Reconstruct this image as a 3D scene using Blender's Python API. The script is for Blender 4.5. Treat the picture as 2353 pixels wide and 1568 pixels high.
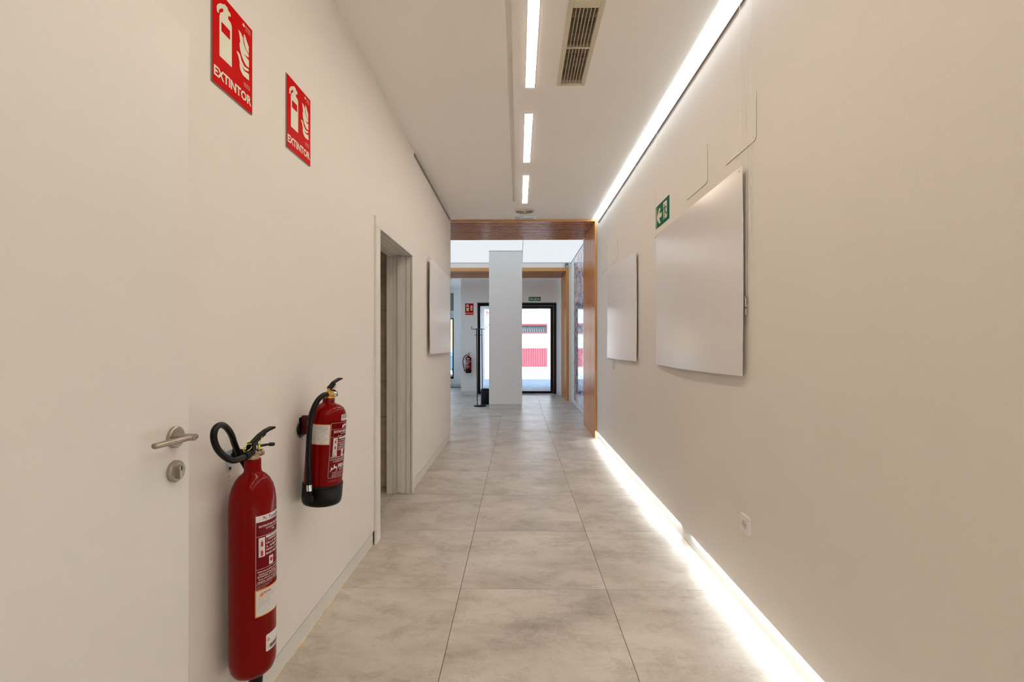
import bpy, bmesh, math, random
from mathutils import Vector, Matrix
from mathutils.geometry import tessellate_polygon
random.seed(7)
PI = math.pi
S = bpy.context.scene
COL = S.collection
for o in list(bpy.data.objects): bpy.data.objects.remove(o)

# ------------------------------------------------------------ camera
cam_d = bpy.data.cameras.new('camera'); cam = bpy.data.objects.new('camera', cam_d); COL.objects.link(cam)
S.camera = cam
cam.location = (0, 0, 1.25); cam.rotation_euler = (PI/2, 0, 0.01355)
cam_d.sensor_width = 36; cam_d.lens = 1070/2353*36
cam_d.shift_y = 9/2353
cam_d.clip_start = .05; cam_d.clip_end = 300

# ------------------------------------------------------------ colour management
S.view_settings.view_transform = 'Standard'; S.view_settings.look = 'None'
S.view_settings.gamma = 1; S.view_settings.exposure = 1.14
S.view_settings.use_curve_mapping = False
S.cycles.max_bounces = 14; S.cycles.diffuse_bounces = 8; S.cycles.glossy_bounces = 5

# ------------------------------------------------------------ light levels
LAMP = 15.0        # recessed warm ceiling lamps
SLOT = 6.0         # cool ceiling slot
STRIP = 37.0       # LED strip under the right wall
PANEL = 0.41       # luminous ceiling of the lobby
WARM = (1.0, 0.815, 0.67)
COOL = (0.88, 0.955, 1.0)
w = bpy.data.worlds.new('sky'); S.world = w; w.use_nodes = True
wn = w.node_tree.nodes; wl = w.node_tree.links
bg = wn['Background']; tc = wn.new('ShaderNodeTexCoord'); sx = wn.new('ShaderNodeSeparateXYZ'); rp = wn.new('ShaderNodeValToRGB')
wl.new(tc.outputs['Generated'], sx.inputs[0]); wl.new(sx.outputs['Z'], rp.inputs[0]); wl.new(rp.outputs[0], bg.inputs[0])
rp.color_ramp.elements[0].color = (.60, .79, 1, 1); rp.color_ramp.elements[1].color = (.22, .46, 1, 1)
bg.inputs[1].default_value = 1.05
sun_d = bpy.data.lights.new('sun', 'SUN'); sun = bpy.data.objects.new('sun', sun_d); COL.objects.link(sun)
sun_d.energy = 4.6; sun_d.angle = .009; sun_d.color = (1, .97, .93)
sun.location = (0, 10, 20); sun.rotation_euler = (math.radians(40), 0, math.radians(7))

# ------------------------------------------------------------ materials
def newmat(name):
    m = bpy.data.materials.new(name); m.use_nodes = True
    return m, m.node_tree.nodes, m.node_tree.links, m.node_tree.nodes['Principled BSDF']
def mat(name, col, rough=.5, metal=0, noise=0, nscale=6, bump=0, bscale=80, spec=.5, coat=0, coord='Object', stretch=(1,1,1), coatr=.05, ior=1.5):
    m, n, l, b = newmat(name)
    c = (*col, 1); b.inputs['IOR'].default_value = ior
    b.inputs['Base Color'].default_value = c; b.inputs['Roughness'].default_value = rough
    b.inputs['Metallic'].default_value = metal; b.inputs['Specular IOR Level'].default_value = spec
    b.inputs['Coat Weight'].default_value = coat; b.inputs['Coat Roughness'].default_value = coatr
    if noise or bump:
        t = n.new('ShaderNodeTexCoord'); mp = n.new('ShaderNodeMapping'); mp.inputs['Scale'].default_value = stretch
        l.new(t.outputs[coord], mp.inputs[0])
    if noise:
        a = n.new('ShaderNodeTexNoise'); a.inputs['Scale'].default_value = nscale; a.inputs['Detail'].default_value = 5
        l.new(mp.outputs[0], a.inputs['Vector'])
        r = n.new('ShaderNodeValToRGB'); r.color_ramp.elements[0].position = .3; r.color_ramp.elements[1].position = .7
        r.color_ramp.elements[0].color = (*[x*(1-noise) for x in col], 1); r.color_ramp.elements[1].color = (*[min(1, x*(1+noise)) for x in col], 1)
        l.new(a.outputs['Fac'], r.inputs[0]); l.new(r.outputs[0], b.inputs['Base Color'])
    if bump:
        a = n.new('ShaderNodeTexNoise'); a.inputs['Scale'].default_value = bscale; a.inputs['Detail'].default_value = 3
        l.new(mp.outputs[0], a.inputs['Vector'])
        u = n.new('ShaderNodeBump'); u.inputs['Strength'].default_value = bump; u.inputs['Distance'].default_value = .002
        l.new(a.outputs['Fac'], u.inputs['Height']); l.new(u.outputs[0], b.inputs['Normal'])
    return m
def emit(name, col, s):
    m, n, l, b = newmat(name)
    b.inputs['Base Color'].default_value = (.02, .02, .02, 1); b.inputs['Emission Color'].default_value = (*col, 1); b.inputs['Emission Strength'].default_value = s
    b.inputs['Specular IOR Level'].default_value = 0
    return m
M = {}
M['wall'] = mat('painted_plaster', (.78, .745, .695), .62, noise=.012, nscale=1.5, bump=.25, bscale=110, spec=.3)
M['ceil'] = mat('ceiling_paint', (.93, .91, .88), .8, noise=.01, nscale=1.2, bump=.15, bscale=140, spec=.2)
M['white_lac'] = mat('white_lacquer', (.765, .745, .70), .38, noise=.01, nscale=2, spec=.35)
M['skirt'] = mat('skirting_paint', (.72, .71, .67), .4, noise=.02, nscale=5)
M['shadowgap'] = mat('shadow_gap', (.55, .54, .51), .6, noise=.02)
M['caulk'] = mat('yellowed_sealant', (.78, .62, .34), .5, noise=.25, nscale=14)
M['lobby_wall'] = mat('cool_plaster', (.90, .905, .89), .65, noise=.015, nscale=1.5, bump=.2, bscale=110, spec=.3)
M['steel'] = mat('brushed_nickel', (.43, .39, .33), .33, 1, noise=.05, nscale=30)
M['steel_dark'] = mat('keyhole_dark', (.03, .025, .02), .5, .5, noise=.1)
M['alu'] = mat('grey_aluminium', (.28, .27, .26), .45, .7, noise=.04)
M['galv'] = mat('galvanised_steel', (.56, .66, .72), .38, .35, noise=.08, nscale=25)
M['chrome'] = mat('chrome', (.8, .8, .8), .15, 1, noise=.02)
M['brass'] = mat('brass', (.85, .50, .12), .28, .9, noise=.06, nscale=20)
M['oldbrass'] = mat('dull_brass', (.42, .33, .21), .38, .8, noise=.15, nscale=40)
M['red'] = mat('red_enamel', (.195, .0003, .0005), .14, noise=.02, nscale=3, spec=.30, ior=1.36)
M['darkred'] = mat('dark_red_enamel', (.09, .002, .004), .4, noise=.03)
M['blackp'] = mat('black_plastic', (.0035, .0035, .0035), .34, spec=.22, noise=.1, nscale=20, bump=.1)
M['rubber'] = mat('black_rubber', (.004, .0038, .0035), .30, spec=.22, noise=.1, nscale=30)
M['blackm'] = mat('black_powder_coat', (.004, .004, .005), .4, spec=.2, noise=.08)
M['label_red'] = mat('label_red', (.16, .001, .003), .2, noise=.02, spec=.2, ior=1.3)
M['label_white'] = mat('label_white', (.72, .70, .68), .35, noise=.02)
M['ink_white'] = mat('ink_white', (.82, .74, .74), .4, noise=.01)
M['ink_black'] = mat('ink_black', (.04, .04, .05), .5, noise=.01)
M['ink_grey'] = mat('ink_grey', (.32, .33, .34), .5, noise=.01)
M['ink_red'] = mat('ink_red', (.42, .02, .02), .5, noise=.01)
M['orange'] = mat('label_orange', (.80, .26, .03), .4, noise=.03)
M['yellow'] = mat('seal_yellow', (.75, .80, .02), .4, noise=.03)
M['sign_red'] = mat('sign_red', (.58, .0012, .0012), .34, noise=.03, nscale=4, spec=.12, ior=1.16)
M['sign_cream'] = mat('sign_photoluminescent', (.70, .70, .53), .35, noise=.02)
M['sign_green'] = mat('sign_green', (.0, .13, .06), .35, noise=.03, nscale=5, spec=.12, ior=1.2)
M['sign_edge'] = mat('sign_edge_grey', (.25, .22, .20), .5, noise=.03)
M['foam'] = mat('white_foam_board', (.80, .77, .75), .19, noise=.012, nscale=1.0, bump=.12, bscale=5, spec=.8)
M['foam_edge'] = mat('board_back', (.45, .38, .33), .6, noise=.05)
M['nylon'] = mat('nylon_line', (.85, .82, .76), .3, noise=.02)
M['clear'] = mat('clear_plastic', (.80, .80, .80), .15, noise=.05)
M['vent'] = mat('cream_metal', (.66, .60, .47), .45, noise=.03)
M['duct'] = mat('duct_dark', (.022, .015, .008), .7, noise=.15)
M['louvre'] = mat('louvre_metal', (.36, .30, .20), .5, noise=.05)
M['socket'] = mat('socket_plastic', (.82, .80, .78), .3, noise=.01)
M['socket_in'] = mat('socket_well', (.55, .53, .50), .4, noise=.02)
M['brown'] = mat('brown_anodised', (.016, .007, .005), .35, 0, noise=.08, spec=.22)
M['tile_wc'] = mat('beige_wall_tile', (.80, .67, .48), .4, noise=.12, nscale=5, stretch=(1, 1, 3))
M['cam_grey'] = mat('sensor_grey', (.16, .16, .18), .4, noise=.03)
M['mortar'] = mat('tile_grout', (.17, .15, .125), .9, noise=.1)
M['asphalt'] = mat('asphalt', (.56, .545, .51), .85, noise=.12, nscale=5, bump=.3, bscale=60)
M['pave'] = mat('pale_pavement', (.62, .62, .62), .8, noise=.1, nscale=2, bump=.2)
M['render_white'] = mat('white_render', (.84, .84, .82), .8, noise=.03, nscale=1, bump=.2, bscale=30)
M['render_grey'] = mat('pale_grey_render', (.62, .64, .64), .8, noise=.03, nscale=1)
M['render_cream'] = mat('cream_render', (.42, .33, .20), .8, noise=.05, nscale=1)
M['gate_red'] = mat('red_painted_steel', (.44, .085, .115), .5, noise=.12, nscale=4)
M['grille_red'] = mat('red_frame', (.24, .045, .06), .5, noise=.1)
M['grille_grey'] = mat('grey_blind', (.045, .065, .075), .5, noise=.12, nscale=12)
M['car_blue'] = mat('car_blue_paint', (.12, .26, .34), .25, .2, coat=.6, noise=.03)
M['car_glass'] = mat('car_window', (.22, .34, .42), .08, noise=.05)
M['car_lamp'] = mat('tail_lamp_red', (.6, .02, .04), .2, noise=.02)
M['lamp'] = emit('warm_lamp', WARM, LAMP)
M['slot'] = emit('cool_slot_lamp', COOL, SLOT)
M['strip'] = emit('led_strip', COOL, STRIP)
M['lumin'] = emit('luminous_fabric', (.90, .955, 1.0), PANEL)
M['elens'] = mat('emergency_lens', (.45, .55, .62), .15, noise=.03)

def wood(name, axis, c1, c2, rough):
    m, n, l, b = newmat(name)
    t = n.new('ShaderNodeTexCoord'); mp = n.new('ShaderNodeMapping'); l.new(t.outputs['Object'], mp.inputs[0])
    s = [28, 28, 28]; s[axis] = 1.2; mp.inputs['Scale'].default_value = s
    oi = n.new('ShaderNodeObjectInfo'); mu = n.new('ShaderNodeMath'); mu.operation = 'MULTIPLY'; mu.inputs[1].default_value = 40
    l.new(oi.outputs['Random'], mu.inputs[0]); l.new(mu.outputs[0], mp.inputs['Location'])
    a = n.new('ShaderNodeTexNoise'); a.inputs['Scale'].default_value = 1; a.inputs['Detail'].default_value = 6; l.new(mp.outputs[0], a.inputs['Vector'])
    r = n.new('ShaderNodeValToRGB'); r.color_ramp.elements[0].position = .32; r.color_ramp.elements[1].position = .68
    r.color_ramp.elements[0].color = (*c1, 1); r.color_ramp.elements[1].color = (*c2, 1)
    l.new(a.outputs['Fac'], r.inputs[0]); l.new(r.outputs[0], b.inputs['Base Color'])
    b.inputs['Roughness'].default_value = rough; b.inputs['Specular IOR Level'].default_value = .27
    return m
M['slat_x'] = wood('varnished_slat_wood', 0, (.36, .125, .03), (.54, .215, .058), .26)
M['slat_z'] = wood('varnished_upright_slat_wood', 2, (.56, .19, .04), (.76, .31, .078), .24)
M['wood_light_x'] = wood('light_oak_edge', 0, (.58, .30, .11), (.70, .38, .15), .4)
M['wood_light_z'] = wood('light_oak_upright', 2, (.55, .26, .085), (.66, .34, .12), .4)
M['wood_dark'] = mat('dark_backing_board', (.05, .02, .008), .6, noise=.1)

def tile_mat():
    m, n, l, b = newmat('concrete_look_tile')
    t = n.new('ShaderNodeTexCoord'); oi = n.new('ShaderNodeObjectInfo')
    mu = n.new('ShaderNodeMath'); mu.operation = 'MULTIPLY'; mu.inputs[1].default_value = 57; l.new(oi.outputs['Random'], mu.inputs[0])
    def nz(scale, detail, st, dist=0, rough=.55, off=0):
        mp = n.new('ShaderNodeMapping'); mp.inputs['Scale'].default_value = st
        ad = n.new('ShaderNodeMath'); ad.operation = 'ADD'; ad.inputs[1].default_value = off; l.new(mu.outputs[0], ad.inputs[0])
        l.new(t.outputs['Object'], mp.inputs[0]); l.new(ad.outputs[0], mp.inputs['Location'])
        a = n.new('ShaderNodeTexNoise'); a.inputs['Scale'].default_value = scale; a.inputs['Detail'].default_value = detail
        a.inputs['Distortion'].default_value = dist; a.inputs['Roughness'].default_value = rough
        l.new(mp.outputs[0], a.inputs['Vector']); return a.outputs['Fac']
    def ramp(f, stops):
        r = n.new('ShaderNodeValToRGB'); e = r.color_ramp.elements
        while len(e) < len(stops): e.new(.5)
        for i, (p, c) in enumerate(stops): e[i].position = p; e[i].color = (*c, 1)
        l.new(f, r.inputs[0]); return r.outputs[0]
    def mix(mode, fac, a, c):
        x = n.new('ShaderNodeMix'); x.data_type = 'RGBA'; x.blend_type = mode
        if isinstance(fac, float): x.inputs[0].default_value = fac
        else: l.new(fac, x.inputs[0])
        l.new(a, x.inputs[6]); l.new(c, x.inputs[7]); return x.outputs[2]
    big = ramp(nz(1.9, 7, (1, 1.5, 1), .15, .62), [(.32, (.44, .395, .34)), (.46, (.575, .52, .455)), (.66, (.68, .625, .555))])
    blot = ramp(nz(4.6, 15, (1, 1.25, 1), .2, .80, 3.1), [(.49, (1, 1, 1)), (.60, (.80, .785, .775))])
    streak = ramp(nz(3.0, 11, (.9, 3.4, 1), .15, .7, 8.7), [(.50, (1, 1, 1)), (.68, (.86, .845, .83))])
    grain = ramp(nz(120, 5, (1, 1, 1), 0, .7, 1), [(.3, (.90, .90, .90)), (.7, (1.04, 1.04, 1.04))])
    c = mix('MULTIPLY', 1.0, big, blot); c = mix('MULTIPLY', 1.0, c, streak); c = mix('MULTIPLY', 1.0, c, grain)
    l.new(c, b.inputs['Base Color'])
    rr = ramp(nz(4, 6, (1, 2, 1), .3, .6, 5), [(.3, (.30, .30, .30)), (.7, (.42, .42, .42))])
    l.new(rr, b.inputs['Roughness'])
    bu = n.new('ShaderNodeBump'); bu.inputs['Strength'].default_value = .15; bu.inputs['Distance'].default_value = .001
    l.new(nz(40, 5, (1, 2, 1), 0, .6, 2), bu.inputs['Height']); l.new(bu.outputs[0], b.inputs['Normal'])
    b.inputs['Specular IOR Level'].default_value = .5
    return m
M['tile'] = tile_mat()

def mural_mat():
    m, n, l, b = newmat('mural_print_under_glass')
    t = n.new('ShaderNodeTexCoord'); mp = n.new('ShaderNodeMapping'); l.new(t.outputs['Object'], mp.inputs[0]); mp.inputs['Scale'].default_value = (1, 2.0, 3.0)
    v = n.new('ShaderNodeTexVoronoi'); v.feature = 'DISTANCE_TO_EDGE'; v.inputs['Scale'].default_value = 3.2
    nn = n.new('ShaderNodeTexNoise'); nn.inputs['Scale'].default_value = 4; nn.inputs['Detail'].default_value = 4
    mx = n.new('ShaderNodeMix'); mx.data_type = 'RGBA'; mx.blend_type = 'LINEAR_LIGHT'; mx.inputs[0].default_value = .25
    l.new(mp.outputs[0], nn.inputs['Vector']); l.new(mp.outputs[0], mx.inputs[6]); l.new(nn.outputs['Color'], mx.inputs[7]); l.new(mx.outputs[2], v.inputs['Vector'])
    r = n.new('ShaderNodeValToRGB'); r.color_ramp.elements[0].position = .03; r.color_ramp.elements[1].position = .10
    r.color_ramp.elements[0].color = (.03, .03, .22, 1); r.color_ramp.elements[1].color = (.60, .62, .78, 1)
    l.new(v.outputs['Distance'], r.inputs[0])
    n2 = n.new('ShaderNodeTexNoise'); n2.inputs['Scale'].default_value = 2.2; l.new(mp.outputs[0], n2.inputs['Vector'])
    r2 = n.new('ShaderNodeValToRGB'); r2.color_ramp.elements[0].position = .48; r2.color_ramp.elements[1].position = .56
    l.new(n2.outputs['Fac'], r2.inputs[0])
    m2 = n.new('ShaderNodeMix'); m2.data_type = 'RGBA'; l.new(r2.outputs[0], m2.inputs[0]); l.new(r.outputs[0], m2.inputs[6]); m2.inputs[7].default_value = (.82, .72, .68, 1)
    l.new(m2.outputs[2], b.inputs['Base Color']); b.inputs['Roughness'].default_value = .04
    b.inputs['IOR'].default_value = 1.42
    return m
M['mural'] = mural_mat()
def glass_mat():
    m = bpy.data.materials.new('clear_glass'); m.use_nodes = True; n = m.node_tree.nodes; l = m.node_tree.links
    for x in list(n): n.remove(x)
    o = n.new('ShaderNodeOutputMaterial'); mi = n.new('ShaderNodeMixShader'); t = n.new('ShaderNodeBsdfTransparent'); g = n.new('ShaderNodeBsdfGlossy'); f = n.new('ShaderNodeFresnel')
    f.inputs[0].default_value = 1.45; t.inputs[0].default_value = (.95, .97, .97, 1); g.inputs['Roughness'].default_value = .01
    l.new(f.outputs[0], mi.inputs[0]); l.new(t.outputs[0], mi.inputs[1]); l.new(g.outputs[0], mi.inputs[2]); l.new(mi.outputs[0], o.inputs[0])
    return m
M['glass'] = glass_mat()

# ------------------------------------------------------------ mesh helpers
def tag(o, label=None, cat=None, group=None, kind=None):
    if label: o['label'] = label
    if cat: o['category'] = cat
    if group: o['group'] = group
    if kind: o['kind'] = kind
    return o
def empty(name, loc, rot=(0, 0, 0), **k):
    o = bpy.data.objects.new(name, None); COL.objects.link(o); o.location = loc; o.rotation_euler = rot; o.empty_display_size = .05
    return tag(o, **k)
class MB:
    """collects shapes, then links them as one mesh object"""
    def __init__(s): s.v = []; s.f = []; s.sm = []
    def add(s, vs, fs, smooth=False):
        b = len(s.v); s.v += [tuple(p) for p in vs]; s.f += [tuple(b+i for i in f) for f in fs]; s.sm += [smooth]*len(fs); return s
    def box(s, x0, x1, y0, y1, z0, z1):
        if x0 > x1: x0, x1 = x1, x0
        if y0 > y1: y0, y1 = y1, y0
        if z0 > z1: z0, z1 = z1, z0
        return s.add([(x, y, z) for x in (x0, x1) for y in (y0, y1) for z in (z0, z1)],
              [(0, 1, 3, 2), (4, 6, 7, 5), (0, 4, 5, 1), (2, 3, 7, 6), (0, 2, 6, 4), (1, 5, 7, 3)])
    def lathe(s, prof, seg=48, c=(0, 0, 0), axis=2, a0=0, a1=2*PI, smooth=True):
        full = abs(a1-a0-2*PI) < 1e-6; n = seg if full else seg+1
        vs = []
        for (r, h) in prof:
            for i in range(n):
                a = a0+(a1-a0)*i/seg; p = (r*math.cos(a), r*math.sin(a), h)
                if axis == 0: p = (p[2], p[0], p[1])
                if axis == 1: p = (p[1], p[2], p[0])
                vs.append((p[0]+c[0], p[1]+c[1], p[2]+c[2]))
        fs = []
        for j in range(len(prof)-1):
            for i in range(seg):
                k = (i+1) % n
                fs.append((j*n+i, j*n+k, (j+1)*n+k, (j+1)*n+i))
        s.add(vs, fs, smooth)
        return s
    def cyl(s, c0, c1, r0, r1=None, seg=24, smooth=True):
        r1 = r0 if r1 is None else r1
        a, b = Vector(c0), Vector(c1); d = (b-a).normalized()
        u = d.orthogonal().normalized(); w_ = d.cross(u)
        vs = [a+(u*math.cos(2*PI*i/seg)+w_*math.sin(2*PI*i/seg))*r0 for i in range(seg)] + [b+(u*math.cos(2*PI*i/seg)+w_*math.sin(2*PI*i/seg))*r1 for i in range(seg)]
        s.add(vs, [(i, (i+1) % seg, seg+(i+1) % seg, seg+i) for i in range(seg)], smooth)
        s.add(vs[:seg], [tuple(reversed(range(seg)))]); s.add(vs[seg:], [tuple(range(seg))]); return s
    def tube(s, pts, r, seg=14, sub=8, closed=False):
        P = [Vector(p) for p in pts]; out = []; n = len(P)
        rng = range(n) if closed else range(n-1)
        for i in rng:
            if closed: p0, p1, p2, p3 = P[(i-1) % n], P[i], P[(i+1) % n], P[(i+2) % n]
            else: p0, p1, p2, p3 = P[max(i-1, 0)], P[i], P[i+1], P[min(i+2, n-1)]
            for k in range(sub):
                t = k/sub
                out.append(.5*((2*p1)+(-p0+p2)*t+(2*p0-5*p1+4*p2-p3)*t*t+(-p0+3*p1-3*p2+p3)*t**3))
        if not closed: out.append(P[-1])
        m = len(out); vs = []; nrm = None
        for i, p in enumerate(out):
            t = (out[(i+1) % m]-out[i-1]) if closed else (out[min(i+1, m-1)]-out[max(i-1, 0)])
            t.normalize()
            if nrm is None: nrm = t.orthogonal().normalized()
            nrm = (nrm-t*nrm.dot(t)).normalized(); bb = t.cross(nrm)
            for k in range(seg):
                a = 2*PI*k/seg; vs.append(p+(nrm*math.cos(a)+bb*math.sin(a))*r)
        fs = []
        for i in range(m if closed else m-1):
            j = (i+1) % m
            for k in range(seg): fs.append((i*seg+k, i*seg+(k+1) % seg, j*seg+(k+1) % seg, j*seg+k))
        s.add(vs, fs, True)
        if not closed:
            s.add(vs[:seg], [tuple(reversed(range(seg)))]); s.add(vs[-seg:], [tuple(range(seg))])
        return s
    def prism(s, poly, fn, d0, d1):
        """poly of (u,v); fn(u,v,d)->xyz"""
        n = len(poly)
        vs = [fn(u, v, d0) for u, v in poly]+[fn(u, v, d1) for u, v in poly]
        tri = tessellate_polygon([[Vector((u, v, 0)) for u, v in poly]])
        s.add(vs, [tuple(t) for t in tri]+[tuple(n+i for i in reversed(t)) for t in tri]+[(i, (i+1) % n, n+(i+1) % n, n+i) for i in range(n)])
        return s
    def mesh(s, name, m, bevel=0):
        me = bpy.data.meshes.new(name); me.from_pydata(s.v, [], s.f); me.polygons.foreach_set('use_smooth', s.sm)
        bm = bmesh.new(); bm.from_mesh(me)
        if not getattr(s, 'flat', False): bmesh.ops.recalc_face_normals(bm, faces=bm.faces)
        bm.to_mesh(me); bm.free(); me.materials.append(m); return me
    def build(s, name, m, parent=None, bevel=0, **k):
        o = bpy.data.objects.new(name, s.mesh(name, m)); COL.objects.link(o); o.parent = parent
        if bevel:
            b = o.modifiers.new('bevel', 'BEVEL'); b.width = bevel; b.segments = 2; b.limit_method = 'ANGLE'; b.angle_limit = math.radians(50)
        return tag(o, **k)
def bx(*a): return MB().box(*a)
def copy_obj(o, loc, parent=None, scale=None):
    c = o.copy(); COL.objects.link(c); c.parent = parent; c.location = loc
    if scale: c.scale = scale
    return c

# text as flat outlines ------------------------------------------------
_tc = {}
def text_mesh(body, bold):
    k = (body, bold)
    if k in _tc: return _tc[k]
    cu = bpy.data.curves.new('t', 'FONT'); cu.body = body; cu.size = 1; cu.resolution_u = 2; cu.offset = bold
    ob = bpy.data.objects.new('t', cu); COL.objects.link(ob)
    me = bpy.data.meshes.new_from_object(ob)
    vs = [(v.co.x, v.co.y) for v in me.vertices]; fs = [tuple(p.vertices) for p in me.polygons]
    bpy.data.objects.remove(ob); bpy.data.curves.remove(cu); bpy.data.meshes.remove(me)
    x0 = min(v[0] for v in vs); x1 = max(v[0] for v in vs); y0 = min(v[1] for v in vs); y1 = max(v[1] for v in vs)
    r = ([((x-x0)/(x1-x0), (y-y0)/(y1-y0)) for x, y in vs], fs, (x1-x0)/(y1-y0)); _tc[k] = r; return r
class Print:
    """flat printing on a surface, given by a map from (u,v) to space"""
    def __init__(s, fn): s.fn = fn; s.v = []; s.f = []
    def _a(s, vs, fs):
        b = len(s.v); s.v += [s.fn(u, v) for u, v in vs]; s.f += [tuple(b+i for i in f) for f in fs]
    def rect(s, u0, v0, u1, v1, du=.006):
        n = max(1, int(abs(u1-u0)/du))
        vs = []
        for i in range(n+1):
            u = u0+(u1-u0)*i/n; vs += [(u, v0), (u, v1)]
        s._a(vs, [(2*i, 2*i+2, 2*i+3, 2*i+1) for i in range(n)]); return s
    def frame(s, u0, v0, u1, v1, t):
        s.rect(u0, v0, u1, v0+t); s.rect(u0, v1-t, u1, v1); s.rect(u0, v0+t, u0+t, v1-t); s.rect(u1-t, v0+t, u1, v1-t); return s
    def poly(s, pts):
        s._a(pts, [tuple(t) for t in tessellate_polygon([[Vector((u, v, 0)) for u, v in pts]])]); return s
    def text(s, body, u, v, h, w=None, bold=0.0, align='l'):
        vs, fs, asp = text_mesh(body, bold); w = h*asp if w is None else w
        if align == 'c': u -= w/2
        s._a([(u+x*w, v+y*h) for x, y in vs], fs); return s
    def disc(s, u, v, r, n=16): return s.poly([(u+r*math.cos(2*PI*i/n), v+r*math.sin(2*PI*i/n)) for i in range(n)])
    def ring(s, u, v, r, t, n=20):
        vs = []
        for i in range(n):
            a = 2*PI*i/n; vs += [(u+r*math.cos(a), v+r*math.sin(a)), (u+(r-t)*math.cos(a), v+(r-t)*math.sin(a))]
        s._a(vs, [(2*i, (2*i+2) % (2*n), (2*i+3) % (2*n), 2*i+1) for i in range(n)]); return s
    def build(s, name, m, parent, **k):
        me = bpy.data.meshes.new(name); me.from_pydata(s.v, [], s.f); me.materials.append(m)
        o = bpy.data.objects.new(name, me); COL.objects.link(o); o.parent = parent; return tag(o, **k)
def ST(o, label, cat): return tag(o, label=label, cat=cat, kind='structure')

# ============================================================ THE SETTING
XL, XR, HC = -.902, 1.052, 2.93
Y0, YE = -2.6, 6.19
# ---- floor: bed of grout with every large tile on it
floor = bx(-3.72, 1.30, Y0-.1, 14.05, -.12, -.004).build('floor', M['mortar'])
ST(floor, 'floor of large square concrete-look beige grey tiles', 'floor')
TW, TD, G = .747, .7437, .0013
def tile_piece(w_, d_): return MB().box(0, w_, 0, d_, -.010, 0)
base_tile = None
xs = [-.297+TW*k for k in range(-5, 3)]
ys = [2.385+TD*k for k in range(-7, 16)]
for i in range(len(xs)-1):
    for j in range(len(ys)-1):
        xa, xb, ya, yb = xs[i]+G, xs[i+1]-G, ys[j]+G, ys[j+1]-G
        xb = min(xb, 1.30)
        if ya < YE and xb < -1.8 and not (ya > 2.2 and xb > -3.2): continue
        if ya < 2.2 and xb < -1.0: continue
        if ya > 12.0 and xb > -1.0: continue
        t = MB().box(0, xb-xa, 0, yb-ya, -.010, 0).build('tile', M['tile'], floor, bevel=.0012)
        t.location = (xa, ya, random.uniform(-.0004, .0004))

# ---- left wall with its door opening
DY0, DY1, DH = 2.972, 3.914, 2.01
b = MB()
b.box(-1.08, -.93, Y0, DY0, 0, HC+.05).box(-1.08, -.93, DY1, YE, 0, HC+.05).box(-1.08, -.93, DY0, DY1, DH, HC+.05)
b.box(-.93, XL, Y0, DY0, .088, HC+.05).box(-.93, XL, DY1, YE, .088, HC+.05).box(-.93, XL, DY0, DY1, DH, HC+.05)
wl_ = b.build('wall_left', M['wall']); ST(wl_, 'long left corridor wall painted warm white, with the doorway', 'wall')
b = MB().box(-.928, -.909, Y0, DY0-.075, 0, .076).box(-.928, -.909, DY1+.055, YE, 0, .076)
bl = b.build('baseboard_left', M['skirt'], bevel=.001); ST(bl, 'low pale skirting along the left corridor wall', 'baseboard')
b = MB()
for (ya, yb) in ((Y0, DY0-.075), (DY1+.055, YE)):
    y = ya
    while y < yb-.01:
        y2 = min(yb, y+random.uniform(.03, .09)); ww = random.uniform(.0015, .0045); b.box(-.909, -.909+ww, y, y2, .0, random.uniform(.002, .0045)); y = y2
cb = b.build('sealant_bead', M['caulk'], bl, label='yellowed sealant bead', kind='stuff')
gap = MB().box(-.9285, -.914, Y0, DY0-.075, .076, .088).box(-.9285, -.914, DY1+.055, YE, .076, .088).build('shadow_joint', M['shadowgap'], bl)

# scuffs and screw holes in the left wall (relief on the wall, own shape)
b = MB()
for (y, z, r) in ((1.415, .925, .006), (1.418, .914, .005), (1.41, .90, .004), (1.44, .84, .004), (1.442, .825, .003), (1.93, .865, .006), (1.935, .855, .005), (2.05, .462, .0028), (1.43, .955, .002), (1.43, .965, .0018), (1.25, .985, .002)):
    r *= .62; n = 9; poly = [(y+r*random.uniform(.5, 1.2)*math.cos(2*PI*i/n), z+r*1.6*random.uniform(.5, 1.2)*math.sin(2*PI*i/n)) for i in range(n)]
    b.prism(poly, lambda u, v, d: (XL+d, u, v), -.001, .0008)
sc = b.build('plaster_chip', mat('chipped_plaster', (.46, .37, .30), .9, noise=.4, nscale=200), wl_, kind='stuff')

# ---- right wall: plasterboard skin over a recessed, lit skirting
b = MB().box(1.078, 1.25, Y0, 6.25, 0, HC+.05).box(XR, 1.078, Y0, 6.25, .09, HC+.05)
wr = b.build('wall_right', M['wall']); ST(wr, 'long right corridor wall painted warm white, washed by hidden light', 'wall')
br = MB().box(1.067, 1.0775, Y0, 6.25, 0, .074).build('baseboard_right', M['white_lac']); ST(br, 'brightly lit recessed skirting along the right wall', 'baseboard')
for (ya, yb, lab) in ((Y0+.05, 2.88, 'glowing cool white light strip under the right wall, nearer run'), (3.07, 6.22, 'glowing cool white light strip under the right wall, farther run')):
    t = empty('light_strip', (1.064, (ya+yb)/2, .084), label=lab, cat='light strip')
    MB().box(-.005, .012, ya-(ya+yb)/2, yb-(ya+yb)/2, .0025, .006).build('profile', M['alu'], t)
    MB().box(-.004, .004, ya-(ya+yb)/2, yb-(ya+yb)/2, .0, .0025).build('diffuser', M['strip'], t)
wb = bx(-1.08, 1.25, Y0-.15, Y0, 0, HC+.05).build('wall_back', M['wall']); ST(wb, 'end wall of the corridor behind the viewpoint', 'wall')

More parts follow.
